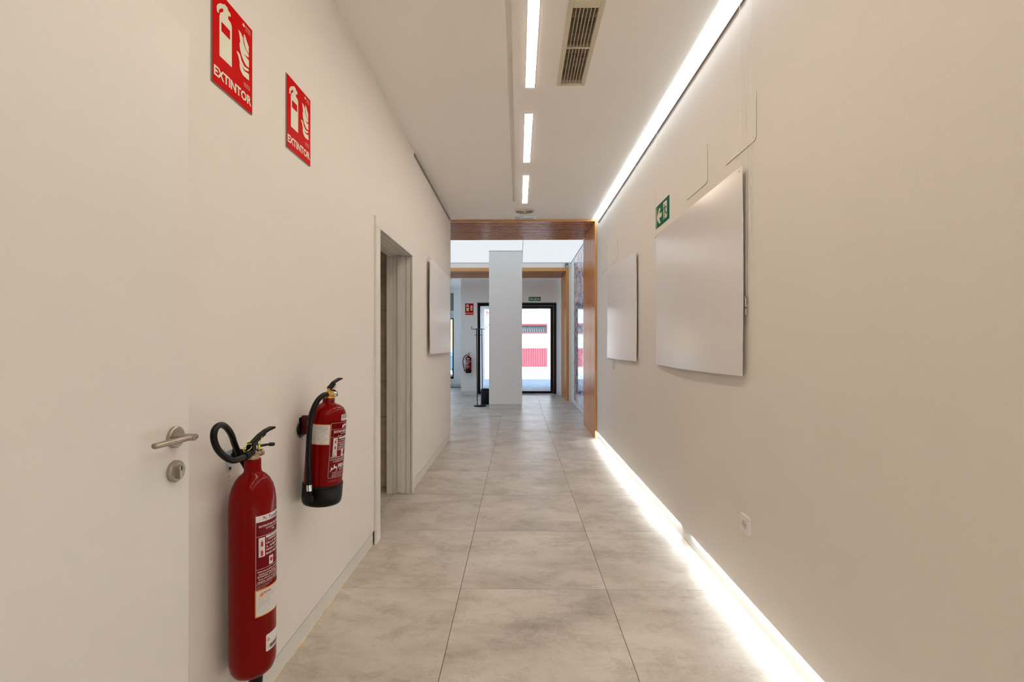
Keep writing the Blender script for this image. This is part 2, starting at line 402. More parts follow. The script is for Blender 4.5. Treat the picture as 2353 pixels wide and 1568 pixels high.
# ---- corridor ceiling with the low chamfered band and the openings
VX0, VX1, VY0, VY1 = .272, .402, 2.315, 2.985
SX0 = .992
b = MB()
b.box(-1.08, -.066, Y0, 6.25, HC, HC+.04)
b.box(-.0335, VX0, Y0, 6.25, HC, HC+.04)
b.box(VX0, VX1, Y0, VY0, HC, HC+.04).box(VX0, VX1, VY1, 6.25, HC, HC+.04)
b.box(VX1, SX0, Y0, 6.25, HC, HC+.04)
# shadow groove left of the lamps, and the band that carries them, a few millimetres low
b.box(-.066, -.0335, Y0, 5.45, HC+.030, HC+.04).box(-.066, -.0335, 5.45, 6.25, HC, HC+.04)
b.box(-.0335, .182, Y0, 5.60, HC-.005, HC)
ce = b.build('ceiling', M['ceil']); ST(ce, 'flat warm white corridor ceiling with a shallow lowered centre band', 'ceiling')
ST(bx(SX0+.001, 1.08, Y0, 6.25, HC+.03, HC+.06).build('ceiling', M['ceil']), 'closing strip above the ceiling light slot', 'ceiling')
slot = empty('light_slot', (1.02, 1.8, HC), label='continuous glowing cool white light slot where ceiling meets right wall', cat='light slot')
MB().box(SX0-1.02, XR-1.022, Y0-1.8, 6.2-1.8, -.004, .012).build('diffuser', M['slot'], slot)
MB().box(SX0-1.02-.002, SX0-1.02, Y0-1.8, 6.2-1.8, -.0005, .02).build('trim', M['white_lac'], slot)

# ---- recessed lamps
first = None
spots = [(2.13, 3.022), (3.371, 4.261), (4.603, 5.484), (.89, 1.78), (-.35, .54), (-1.59, -.70)]
labs = ['warm ceiling lamp strip nearest the viewer, beside the air grille', 'warm ceiling lamp strip in the middle of the row of three', 'warm ceiling lamp strip farthest away, before the round air outlet',
        'warm ceiling lamp strip just above the viewpoint', 'warm ceiling lamp strip behind the viewpoint', 'warm ceiling lamp strip at the end wall']
for (ya, yb), lb in zip(spots, labs):
    t = empty('ceiling_light', (.076, (ya+yb)/2, HC-.005), label=lb, cat='ceiling light')
    L = (yb-ya)/2
    if first is None:
        d = MB().box(-.028, .028, -L, L, -.004, .0).build('diffuser', M['lamp'], t)
        f = MB().box(-.030, -.028, -L-.002, L+.002, -.003, 0).box(.028, .030, -L-.002, L+.002, -.003, 0).box(-.028, .028, -L-.002, -L, -.003, 0).box(-.028, .028, L, L+.002, -.003, 0).build('frame', M['white_lac'], t)
        first = (d, f)
    else:
        for o in first: copy_obj(o, (0, 0, 0), t)

# ---- air grille
v = empty('air_grille', (.338, 2.645, HC), label='cream rectangular air grille in the ceiling right of the lamp strips', cat='vent')
x0, x1, y0, y1 = .246-.338, .428-.338, 2.272-2.645, 3.012-2.645
ix0, ix1, iy0, iy1 = VX0-.338, VX1-.338, VY0-2.645, VY1-2.645
m = MB()
def fr(m, xa, xb, ya, yb, z0, z1): m.box(xa, xb, ya, yb, z0, z1)
fr(m, x0, ix0, y0, y1, -.008, 0); fr(m, ix1, x1, y0, y1, -.008, 0); fr(m, ix0, ix1, y0, iy0, -.008, 0); fr(m, ix0, ix1, iy1, y1, -.008, 0)
m.build('frame', M['vent'], v, bevel=.003)
mid0, mid1 = -.022, -.010
MB().box(ix0, ix1, mid0, mid1, -.007, .02).build('crosspiece', M['vent'], v)
MB().box(ix0-.01, ix1+.01, iy0-.01, iy1+.01, .14, .15).box(ix0-.01, ix0, iy0, iy1, .041, .14).box(ix1, ix1+.01, iy0, iy1, .041, .14).box(ix0-.01, ix1+.01, iy0-.01, iy0, .041, .14).box(ix0-.01, ix1+.01, iy1, iy1+.01, .041, .14).build('duct', M['duct'], v)
for (ya, yb, nr) in ((iy0, mid0, 15), (mid1, iy1, 14)):
    bar = MB().box(-.0012, .0012, ya, yb, -.006, .008).mesh('bar', M['vent'])
    for k in range(1, 7):
        o = bpy.data.objects.new('bar', bar); COL.objects.link(o); o.parent = v; o.location = (ix0+(ix1-ix0)*k/7, 0, 0)
    lv = MB().add([(ix0, -.001, 0), (ix1, -.001, 0), (ix1, .001, 0), (ix0, .001, 0), (ix0, -.007, .016), (ix1, -.007, .016), (ix1, -.005, .016), (ix0, -.005, .016)],
                  [(0, 1, 2, 3), (4, 7, 6, 5), (0, 4, 5, 1), (2, 6, 7, 3), (0, 3, 7, 4), (1, 5, 6, 2)]).mesh('louvre', M['louvre'])
    for k in range(nr):
        o = bpy.data.objects.new('louvre', lv); COL.objects.link(o); o.parent = v
        o.location = (0, ya+(yb-ya)*(k+.5)/nr, .010); o.rotation_euler = (random.uniform(-.35, .35), 0, 0)

# ---- round air outlet and small emergency lamp
t = empty('round_air_outlet', (.08, 5.83, HC), label='round cream air outlet on the ceiling before the wood portal', cat='vent')
MB().lathe([(.138, 0), (.138, -.004), (.118, -.012), (.112, -.008), (.108, 0)], 48).build('rim', M['white_lac'], t)
for r in (.094, .070, .046):
    MB().lathe([(r+.010, -.002), (r+.004, -.016), (r+.001, -.016), (r+.006, -.002)], 40).build('cone', M['vent'], t)
MB().lathe([(.026, -.003), (.022, -.015), (0, -.016)], 24).build('hub', M['vent'], t)
MB().lathe([(0, -.0005), (.108, -.0005)], 32).build('throat', M['duct'], t)
t = empty('emergency_light', (.08, 6.105, HC), label='small flat rectangular emergency lamp on the ceiling at the wood portal', cat='emergency light')
MB().box(-.148, -.122, -.072, .072, -.014, 0).box(.122, .148, -.072, .072, -.014, 0).box(-.122, .122, -.072, -.052, -.014, 0).box(-.122, .122, .052, .072, -.014, 0).build('frame', M['white_lac'], t, bevel=.002)
MB().box(-.122, .122, -.052, .052, -.006, 0).build('lens', M['elens'], t)

# ---- first wood portal (slatted reveal)
def portal(YA, YB, xi, xo, zs, zo, xl, label, n, colx, colz, sx_, sz_):
    t = empty('slatted_wood_portal', (xi, YA, 0), label=label, cat='portal')
    def L(x): return x-xi
    D = YB-YA
    MB().box(L(xl), L(xo), 0, .022, zs-.002, zo).build('lintel_edge', colx, t, bevel=.001)
    MB().box(0, L(xo), 0, .022, 0, zs-.002).build('jamb_edge', colz, t, bevel=.001)
    MB().box(L(xl), 0, .022, D, zs+.030, zs+.05).build('soffit_backing', M['wood_dark'], t)
    MB().box(.022, L(xo)-.002, .022, D, 0, zs+.05).build('jamb_backing', M['wood_dark'], t)
    p = (D-.022)/n
    s1 = MB().box(L(xl), 0, 0, p-.030, 0, .030).mesh('slat', sx_)
    s2 = MB().box(0, .022, 0, p-.028, 0, zs).mesh('upright_slat', sz_)
    for k in range(n):
        o = bpy.data.objects.new('slat', s1); COL.objects.link(o); o.parent = t; o.location = (0, .022+.010+k*p, zs)
        bv = o.modifiers.new('bevel', 'BEVEL'); bv.width = .002; bv.segments = 2
        o = bpy.data.objects.new('upright_slat', s2); COL.objects.link(o); o.parent = t; o.location = (0, .022+.010+k*p, 0)
        bv = o.modifiers.new('bevel', 'BEVEL'); bv.width = .002; bv.segments = 2
    return t
portal(6.235, 7.375, 1.024, 1.050, 2.907, 2.929, -3.7, 'slatted brown wood portal at the end of the corridor', 13, M['wood_light_x'], M['wood_light_z'], M['slat_x'], M['slat_z'])
portal(10.375, 11.47, 1.064, 1.127, 2.897, 2.972, -3.7, 'slatted wood portal framing the entrance vestibule, behind the white column', 12, M['wood_light_x'], M['wood_light_z'], M['slat_x'], M['slat_z'])

# ---- lobby shell
b = MB().box(1.18, 1.30, 7.38, 10.40, 0, 3.30).box(1.052, 1.30, 6.252, 7.378, 0, 3.30)
w2 = b.build('wall_right', M['lobby_wall']); ST(w2, 'right wall of the lobby beyond the first wood portal, carrying the glass mural', 'wall')
b = MB().box(1.129, 1.30, 10.40, 11.48, 0, 3.30).box(-3.7, 1.129, 10.398, 10.42, 2.974, 3.30).box(1.05, 1.30, 11.48, 12.0, 0, 3.3)
w3 = b.build('wall_front', M['lobby_wall']); ST(w3, 'wall band above and beside the second wood portal', 'wall')
w4 = MB().box(-3.85, -3.7, 6.19, 7.0, 0, 3.3).box(-3.85, -3.7, 7.0, 13.6, 2.85, 3.3).box(-3.85, -3.7, 7.0, 13.6, 0, .25).box(-3.85, -3.7, 10.2, 10.5, .25, 2.85).box(-3.85, -3.7, 13.6, 14.05, 0, 3.3).build('wall_left', M['lobby_wall']); ST(w4, 'far left wall of the lobby', 'wall')
w5 = bx(-3.85, -1.08, 6.05, 6.19, 0, 3.3).build('wall_back', M['lobby_wall']); ST(w5, 'lobby wall turning left from the corridor end', 'wall')
c2 = MB().box(-3.85, 1.30, 6.26, 7.37, 2.972, 3.33).box(-3.85, 1.30, 7.37, 10.42, 3.2, 3.33).build('ceiling', M['ceil']); ST(c2, 'solid slab above the luminous lobby ceiling', 'ceiling')
ST(bx(-3.85, 1.3, 10.42, 11.469, 2.98, 3.33).build('ceiling', M['lobby_wall']), 'slab above the second wood portal', 'ceiling')
c3 = bx(-3.85, 1.30, 11.473, 14.05, 2.905, 3.33).build('ceiling', M['lobby_wall']); ST(c3, 'ceiling of the entrance vestibule and left bay', 'ceiling')
lc = empty('luminous_ceiling', (.085, 8.87, 3.088), label='white luminous stretched ceiling over the lobby', cat='luminous ceiling')
for (xa, xb) in ((-3.695, -1.80), (-1.79, .081), (.089, 1.172)):
    MB().box(xa-.085, xb-.085, 7.385-8.87, 10.39-8.87, 0, .012).build('panel', M['lumin'], lc)
for xx in (-1.795, .085): MB().box(xx-.004-.085, xx+.004-.085, 7.385-8.87, 10.39-8.87, -.006, .012).build('joint_profile', M['alu'], lc)
MB().box(1.172-.085, 1.18-.085, 7.385-8.87, 10.39-8.87, -.008, .012).box(-3.695-.085, 1.172-.085, 10.39-8.87, 10.397-8.87, -.006, .012).build('edge_profile', M['alu'], lc)

# ---- white column
col = bx(-.571, .074, 9.07, 9.72, .092, 3.085).build('column', M['lobby_wall']); tag(col, label='broad white square column standing in the middle of the lobby', cat='column')
MB().box(-.563, .066, 9.078, 9.712, .0, .088).build('skirting', M['skirt'], col)
MB().box(-.575, .078, 9.066, 9.724, 3.078, 3.086).build('edge_profile', M['alu'], col)

# ---- stub wall, vestibule wall and entrance front
YF = 11.88
b = MB().box(-1.433, -1.034, 11.60, 14.05, .09, 2.905).box(-1.425, -1.034, 11.608, 14.05, 0, .09)
w6 = b.build('wall_front', M['lobby_wall']); ST(w6, 'short grey white wall stub left of the entrance, behind the coat stand', 'wall')
MB().box(-1.430, -1.036, 11.603, 11.609, 0, .086).build('skirting', M['skirt'], w6)
b = MB().box(-1.034, 1.05, 11.60, 12.0, 2.318, 2.905).box(.968, 1.05, 11.60, 12.0, .09, 2.318).box(.968, 1.05, 11.608, 12.0, 0, .09)
w7 = b.build('wall_front', M['lobby_wall']); ST(w7, 'grey white wall around the entrance door', 'wall')
MB().box(.971, 1.05, 11.603, 11.609, 0, .086).build('skirting', M['skirt'], w7)
b = MB().box(-3.7, -3.35, 13.9, 14.05, 0, 2.905).box(-3.35, -1.926, 13.9, 14.05, 0, .235).box(-3.35, -1.926, 13.9, 14.05, 2.80, 2.905).box(-1.926, -1.433, 13.84, 14.05, 0, 2.905)
w8 = b.build('wall_far', M['lobby_wall']); ST(w8, 'street wall at the end of the left bay', 'wall')
MB().box(-3.7, -1.94, 13.892, 13.899, 0, .088).box(-1.94, -1.436, 13.832, 13.839, 0, .088).build('skirting', M['skirt'], w8)
# shop window in the left bay
wn1 = MB().box(-3.35, -3.30, 13.93, 13.99, .235, 2.05).box(-1.972, -1.926, 13.93, 13.99, .235, 2.05).box(-3.30, -1.972, 13.93, 13.99, .235, .30).box(-3.30, -1.972, 13.93, 13.99, 2.02, 2.05).build('window_1', M['brown'])
ST(wn1, 'dark framed street window at the far left end', 'window')
MB().box(-3.30, -1.972, 13.955, 13.963, .30, 2.02).build('pane', M['glass'], wn1)
MB().box(-3.35, -1.927, 13.93, 13.97, 2.051, 2.28).build('transom_panel', mat('frosted_transom', (.62, .74, .76), .4, noise=.03), wn1)
MB().box(-3.35, -1.927, 13.92, 13.97, 2.281, 2.80).build('shutter_box', mat('grey_green_box', (.20, .24, .22), .6, noise=.05), wn1)

for (ya, yb, lb) in ((7.0, 10.2, 'large side street window on the hidden left of the lobby'), (10.5, 13.6, 'second large side street window on the hidden left of the lobby')):
    w_s = MB().box(-3.80, -3.74, ya, ya+.06, .25, 2.85).box(-3.80, -3.74, yb-.06, yb, .25, 2.85).box(-3.80, -3.74, ya+.06, yb-.06, .25, .31).box(-3.80, -3.74, ya+.06, yb-.06, 2.79, 2.85).box(-3.80, -3.74, (ya+yb)/2-.03, (ya+yb)/2+.03, .31, 2.79).build('window_2' if ya < 8 else 'window_3', M['brown']); ST(w_s, lb, 'window')
    MB().box(-3.775, -3.765, ya+.06, (ya+yb)/2-.03, .31, 2.79).build('pane', M['glass'], w_s); MB().box(-3.775, -3.765, (ya+yb)/2+.03, yb-.06, .31, 2.79).build('pane', M['glass'], w_s)
# entrance door
dr = empty('door_3', (0, YF, 0)); ST(dr, 'dark brown framed glass entrance door to the street', 'door')
m = MB()
m.box(-1.033, -.972, -.02, .06, 0, 2.318).box(.90, .966, -.02, .06, 0, 2.318).box(-.972, .90, -.02, .06, 2.25, 2.318).build('frame', M['brown'], dr, bevel=.003)
MB().box(-.972, -.28, -.01, .05, 0, .075).box(-.972, -.28, -.01, .05, 2.243, 2.25).box(-.30, -.22, -.01, .05, .0, 2.25).build('fixed_light_frame', M['brown'], dr)
MB().box(-.972, -.30, .015, .023, .075, 2.243).build('pane', M['glass'], dr)
lf = MB().box(-.215, -.12, -.03, .04, .008, 2.245).box(.82, .895, -.03, .04, .008, 2.245).box(-.12, .82, -.03, .04, .008, .075).box(-.12, .82, -.03, .04, 2.18, 2.245).build('leaf', M['brown'], dr, bevel=.003)
MB().box(-.12, .82, .0, .008, .075, 2.18).build('pane', M['glass'], lf)

# ---- glass mural on the lobby right wall
mu = empty('glass_mural', (1.172, 8.6, 0), label='glossy glass panels with a blue sketch mural on the right lobby wall', cat='mural')
yy = [7.42, 8.62, 9.80]; zz = [.09, .28, .47, 2.08, 2.22, 3.05]
for i in range(2):
    for j in range(5):
        MB().box(-.004, .004, yy[i]-8.6+.0015, yy[i+1]-8.6-.0015, zz[j]+.003, zz[j+1]-.003).build('glass_panel', M['mural'], mu)
# sensor box above the second portal
t = empty('motion_sensor', (1.074, 10.37, 3.02), label='small grey motion sensor above the right corner of the second portal', cat='sensor')
MB().box(-.036, .036, -.045, .028, -.03, .045).build('housing', M['cam_grey'], t, bevel=.01)
MB().box(-.020, .020, -.046, -.030, -.040, -.020).build('lens', M['socket'], t, bevel=.004)

# ============================================================ DOORWAY IN THE LEFT WALL
d2 = empty('door_2', (XL, 3.44, 0)); ST(d2, 'white cased doorway with pocket sliding door in the left wall', 'door')
cy0, cy1 = 2.903-3.44, 3.964-3.44; oy0, oy1 = 2.986-3.44, 3.899-3.44
MB().box(0, .015, cy0, oy0, 0, 1.996).build('casing', M['white_lac'], d2, bevel=.002)
MB().box(0, .015, oy1, cy1, 0, 1.996).build('casing', M['white_lac'], d2, bevel=.002)
MB().box(0, .015, cy0, cy1, 1.997, 2.062).build('head_casing', M['white_lac'], d2, bevel=.002)
# linings of the far jamb: strips stepped in and out
for (xa, xb, dy) in ((-.004, -.040, .002), (-.040, -.046, .012), (-.046, -.082, .004), (-.118, -.150, .004), (-.150, -.156, .012), (-.156, -.190, .0)):
    MB().box(xa, xb, oy1+dy, oy1+.03, 0, 1.994).build('jamb_lining', M['white_lac'], d2)
    MB().box(xa, xb, oy0, oy0-.014+dy*.3, 0, 1.994).build('jamb_lining', M['white_lac'], d2)
    MB().box(xa, xb, oy0, oy1, 1.996+dy, 2.02).build('head_lining', M['white_lac'], d2)
MB().box(-.084, -.116, oy1-.006, oy1+.05, .012, 1.992).build('sliding_leaf', M['white_lac'], d2, bevel=.002)
MB().box(-.082, -.118, oy0, oy1, 2.014, 2.03).build('track', M['alu'], d2)
MB().box(-.190, -.205, oy1-.0, oy1+.07, 0, 2.06).build('inner_casing', M['white_lac'], d2)
# the small tiled room behind it
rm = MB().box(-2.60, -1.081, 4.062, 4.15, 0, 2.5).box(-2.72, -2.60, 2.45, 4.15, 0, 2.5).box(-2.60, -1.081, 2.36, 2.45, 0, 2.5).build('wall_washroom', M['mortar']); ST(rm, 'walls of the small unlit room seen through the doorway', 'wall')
for i in range(3):
    for j in range(8):
        MB().box(-2.59+i*.503, -2.59+i*.503+.500, 4.052, 4.0615, .003+j*.31, .003+j*.31+.307).build('tile', M['tile_wc'], rm, bevel=.001)
cr = bx(-2.72, -1.081, 2.36, 4.15, 2.5, 2.56).build('ceiling', M['ceil']); ST(cr, 'ceiling of the small room behind the doorway', 'ceiling')

# ============================================================ NEAR DOOR LEAF, folded back on the left wall
d1 = empty('door_1', (-.872, .77, 0)); ST(d1, 'white flush door leaf folded back against the left wall, nearest the viewer', 'door')
MB().box(-.022, .022, .36-.77, 1.19-.77, .008, 2.056).build('leaf', M['white_lac'], d1, bevel=.0015)
hy, hz = 1.139-.77, 1.022
hd = MB().lathe([(0, 0), (.0265, 0), (.0265, .007), (.0245, .009), (.016, .009), (.0158, .0085), (.0155, .010), (0, .010)], 64, (.022, hy, hz), 0, smooth=False).build('handle_rose', M['steel'], d1)
lv = MB(); lv.cyl((.030, hy, hz), (.074, hy, hz), .0085)
pts = [(.062, hy+.004, hz), (.066, hy-.02, hz), (.062, hy-.06, hz-.001), (.050, hy-.108, hz-.002)]
def bar(m, pts, hw, hh):
    P = [Vector(p) for p in pts]; vs = []
    for i, p in enumerate(P):
        t_ = (P[min(i+1, len(P)-1)]-P[max(i-1, 0)]).normalized(); sd = t_.cross(Vector((0, 0, 1))).normalized()
        for a in range(12):
            an = 2*PI*a/12; cx, cz = math.cos(an), math.sin(an)
            k = (abs(cx)**3+abs(cz)**3)**(-1/3)
            vs.append(p+sd*cx*k*hw+Vector((0, 0, 1))*cz*k*hh)
    n = len(P); fs = [(i*12+k, i*12+(k+1) % 12, (i+1)*12+(k+1) % 12, (i+1)*12+k) for i in range(n-1) for k in range(12)]
    fs += [tuple(range(12)), tuple((n-1)*12+k for k in range(12))]
    m.add(vs, fs, True)
bar(lv, [(.066, hy+.012, hz), (.066, hy, hz), (.061, hy-.04, hz), (.052, hy-.10, hz-.001)], .0085, .0062)
lv.build('lever', M['steel'], hd)
kz = .938
ke = MB().lathe([(0, 0), (.0265, 0), (.0265, .007), (.0245, .010), (.0225, .009), (0, .009)], 64, (.022, hy, kz), 0, smooth=False).build('lock_rose', M['steel'], d1)
m = MB(); prof = []
for i in range(13): a = PI*(-.17+i/12*1.34); prof.append((hy+.0075*math.cos(a), kz+.008+.0075*math.sin(a)))
prof += [(hy-.0042, kz-.016), (hy-.0028, kz-.0185), (hy+.0028, kz-.0185), (hy+.0042, kz-.016)]
m.prism(prof, lambda u, v_, d: (d, u, v_), .028, .0405); cy_ = m.build('lock_cylinder', M['steel'], ke, bevel=.0006)
MB().box(.0407, .0411, hy-.0012, hy+.0012, kz+.002, kz+.014).box(.0407, .0411, hy+.0, hy+.004, kz+.006, kz+.008).build('keyhole', M['steel_dark'], ke)

# ============================================================ PICTURE RAILS
rr = MB().box(XR-.010, XR, Y0+.02, 6.12, 2.852, 2.856).box(XR-.010, XR-.006, Y0+.02, 6.12, 2.856, 2.874).box(XR-.004, XR, Y0+.02, 6.12, 2.856, 2.88).build('picture_rail', M['alu'])
tag(rr, label='slim grey aluminium picture rail along the top of the right wall', cat='rail')
rl = MB().box(XL, XL+.010, 4.018, 6.09, 2.884, 2.888).box(XL+.006, XL+.010, 4.018, 6.09, 2.888, 2.906).box(XL, XL+.004, 4.018, 6.09, 2.888, 2.912).build('picture_rail', M['alu'])
tag(rl, label='slim grey aluminium picture rail high on the left wall past the doorway', cat='rail')

# ============================================================ WALL BOARDS
def board(name, side, yn, yf, z0, z1, off_near, off_far, sag, label, back=True):
    """board hanging beside a side wall; side=+1 right wall. offsets are gaps from wall"""
    W = XR if side > 0 else XL
    t = empty(name, (W-side*.02, (yn+yf)/2, (z0+z1)/2), label=label, cat='board')
    oy, oz = (yn+yf)/2, (z0+z1)/2
    ny, nz = 28, 14
    def off(a, c):       # a along y 0..1 near->far, c height 0..1
        o = off_near*(1-a)+off_far*a
        return o+sag*math.sin(PI*a)*(1-c)*.9-.004*math.sin(PI*c)
    th = .005
    vs = []
    for k in (0, 1):
        for i in range(ny+1):
            for j in range(nz+1):
                a, c = i/ny, j/nz
                zz_ = z0+(z1-z0)*c
                if c == 0: zz_ -= .006*math.sin(PI*a*.9)
                x = side*.02-side*(off(a, c)+(th if k else 0))
                vs.append((x, yn+(yf-yn)*a-oy, zz_-oz))
    n = (ny+1)*(nz+1); idx = lambda k, i, j: k*n+i*(nz+1)+j
    fs = []; fe = []
    for i in range(ny):
        for j in range(nz):
            fs.append((idx(1, i, j), idx(1, i+1, j), idx(1, i+1, j+1), idx(1, i, j+1)))
    ff = MB().add(vs, fs, True); 
    o = ff.build('face_sheet', M['foam'], t)
    for i in range(ny):
        fe.append((idx(0, i, 0), idx(0, i+1, 0), idx(1, i+1, 0), idx(1, i, 0))); fe.append((idx(0, i, nz), idx(0, i+1, nz), idx(1, i+1, nz), idx(1, i, nz)))
        for j in range(nz): fe.append((idx(0, i, j), idx(0, i, j+1), idx(0, i+1, j+1), idx(0, i+1, j)))
    for j in range(nz):
        fe.append((idx(0, 0, j), idx(0, 0, j+1), idx(1, 0, j+1), idx(1, 0, j))); fe.append((idx(0, ny, j), idx(0, ny, j+1), idx(1, ny, j+1), idx(1, ny, j)))
    MB().add(vs, fe).build('core', M['white_lac'], t)
    # hanging line holes and knots near the upper corners
    for yy_ in (yn+.02, yf-.02): MB().cyl((side*.02-side*(off(.0, 1)+.001), yy_-oy, z1-.02-oz), (side*.02-side*(off(.0, 1)+.0075), yy_-oy, z1-.02-oz), .0022, seg=8).build('eyelet', M['steel_dark'], t)
    return t
board('display_board', 1, 2.153, 3.512, 1.106, 2.074, .022, .014, .012, 'large blank white board hanging beside the exit sign, nearer one on the right wall')
board('display_board', 1, 4.084, 5.44, 1.106, 2.066, .020, .014, .004, 'blank white board on the right wall between exit sign and wood portal')
board('display_board', -1, 4.56, 5.98, 1.160, 2.112, .034, .018, .002, 'blank white board on the left wall beyond the doorway')

# hanging lines
def line(y, z0, z1, side, x, label, wave=0, r=.0011):
    p = [(x, y, z0)]
    n = 6
    for i in range(1, n): p.append((x-side*.001*wave*math.sin(i*1.7), y+.002*wave*math.sin(i*2.1), z0+(z1-z0)*i/n))
    p.append((x, y, z1))
    o = MB().tube(p, r, 6, 3).build('hanging_line', M['nylon']); tag(o, label=label, cat='line'); return o
line(2.175, 2.054, 2.856, 1, XR-.0245, 'clear nylon line holding the near corner of the large right board')
line(3.49, 2.054, 2.856, 1, XR-.018, 'clear nylon line passing behind the green exit sign to the large right board')
line(4.105, 2.046, 2.856, 1, XR-.023, 'clear nylon line holding the near corner of the farther right board')
line(5.42, 2.046, 2.856, 1, XR-.018, 'clear nylon line at the far corner of the farther right board')
line(2.150, 1.475, 2.856, 1, XR-.006, 'loose nylon line carrying two metal hooks beside the large right board', 1)
line(2.108, 1.60, 2.856, 1, XR-.004, 'loose nylon line nearest the viewer, right of the hook line', 1.5)
line(2.118, 1.62, 2.856, 1, XR-.006, 'thin loose nylon line between hook line and the nearest one', 1)
line(4.58, 2.09, 2.888, -1, XL+.036, 'clear nylon line holding the left wall board')

# hooks on the loose line
t = empty('picture_hook', (XR-.008, 2.146, 1.455), label='two small metal hooks dangling on nylon line beside the large right board', cat='hook')
MB().cyl((0, 0, .012), (-.014, -.010, .014), .0035, seg=10).cyl((0, .004, .0), (0, .004, .012), .004, seg=10).build('upper_clamp', M['steel'], t)
MB().cyl((-.002, -.008, -.035), (-.004, .006, -.035), .004, seg=10).cyl((-.001, .008, -.050), (-.001, .008, -.034), .003, seg=10).build('lower_clamp', M['steel'], t)
MB().tube([(-.003, 0, .01), (-.004, -.001, -.01), (-.003, -.002, -.03)], .002, 8).tube([(-.003, -.003, -.04), (-.004, -.004, -.055), (-.004, -.002, -.068)], .002, 8).build('line_end', M['nylon'], t)
t = MB().tube([(XR-.028, 4.085, 1.74), (XR-.034, 4.07, 1.72), (XR-.033, 4.066, 1.69), (XR-.028, 4.08, 1.665), (XR-.03, 4.10, 1.69), (XR-.03, 4.10, 1.72)], .0012, 6, closed=True).build('line_coil', M['nylon'])
tag(t, label='small coil of nylon line at the edge of the farther right board', cat='line')
t = MB().tube([(XR-.006, 5.12, 1.065), (XR-.012, 5.10, 1.05), (XR-.014, 5.10, 1.01), (XR-.010, 5.13, .985), (XR-.008, 5.16, 1.01), (XR-.008, 5.17, 1.06)], .004, 8, closed=True).tube([(XR-.008, 5.13, 1.06), (XR-.018, 5.11, 1.02), (XR-.008, 5.15, 1.0)], .004, 8).build('plastic_hook', M['clear'])
tag(t, label='clear plastic hook coil on the wall under the farther right board', cat='hook')

# ============================================================ ACCESS PLATES, SOCKETS
def rrect(u0, v0, u1, v1, r, n=5):
    pts = []
    for (cx, cz, a) in ((u1-r, v0+r, -PI/2), (u1-r, v1-r, 0), (u0+r, v1-r, PI/2), (u0+r, v0+r, PI)):
        for i in range(n+1): pts.append((cx+r*math.cos(a+PI/2*i/n), cz+r*math.sin(a+PI/2*i/n)))
    return pts
plates = [(2.07, 2.384, 2.158, 2.380, 'white screwed cover plate high on the right wall, nearest the viewer'), (2.60, 2.93, 2.152, 2.374, 'white screwed cover plate high above the large right board'),
          (4.943, 5.27, 2.152, 2.370, 'white screwed cover plate above the farther right board'), (5.55, 5.88, 2.152, 2.372, 'white screwed cover plate high on the right wall nearest the wood portal')]
for (ya, yb, za, zb, lb) in plates:
    t = empty('cover_plate', (XR, (ya+yb)/2, (za+zb)/2), label=lb, cat='cover plate')
    hy_, hz_ = (yb-ya)/2, (zb-za)/2
    MB().prism(rrect(-hy_, -hz_, hy_, hz_, .02), lambda u, v_, d: (d, u, v_), -.0008, -.0045).build('plate', M['wall'], t, bevel=.0008)
    MB().prism(rrect(-hy_-.0009, -hz_-.0009, hy_+.0009, hz_+.0009, .021), lambda u, v_, d: (d, u, v_), 0, -.0009).build('joint', M['sign_edge'], t)
    for (a, c) in ((-1, -1), (-1, 1), (0, -1), (0, 1), (1, -1), (1, 1)):
        MB().cyl((-.0044, a*(hy_-.018), c*(hz_-.018)), (-.0050, a*(hy_-.018), c*(hz_-.018)), .0022, seg=8).build('screw', M['steel'], t)
def socket(y, z, lb):
    t = empty('power_socket', (XR, y, z), label=lb, cat='socket')
    MB().prism(rrect(-.0425, -.0415, .0425, .0415, .008), lambda u, v_, d: (d, u, v_), 0, -.009).build('plate', M['socket'], t, bevel=.002)
    MB().lathe([(.021, -.0095), (.0225, -.0115), (.0205, -.0115), (.019, -.0093)], 32, (0, 0, 0), 0).build('ring', M['socket'], t)
    w_ = MB().lathe([(0, -.0094), (.0195, -.0094)], 28, (0, 0, 0), 0).build('well', M['socket_in'], t)
    MB().cyl((-.0094, -.0095, 0), (-.0099, -.0095, 0), .0024, seg=10).cyl((-.0094, .0095, 0), (-.0099, .0095, 0), .0024, seg=10).build('hole', M['steel_dark'], w_)
socket(2.164, .421, 'white power socket low on the right wall nearest the viewer')
socket(5.745, .42, 'white power socket low on the right wall beside the wood portal')

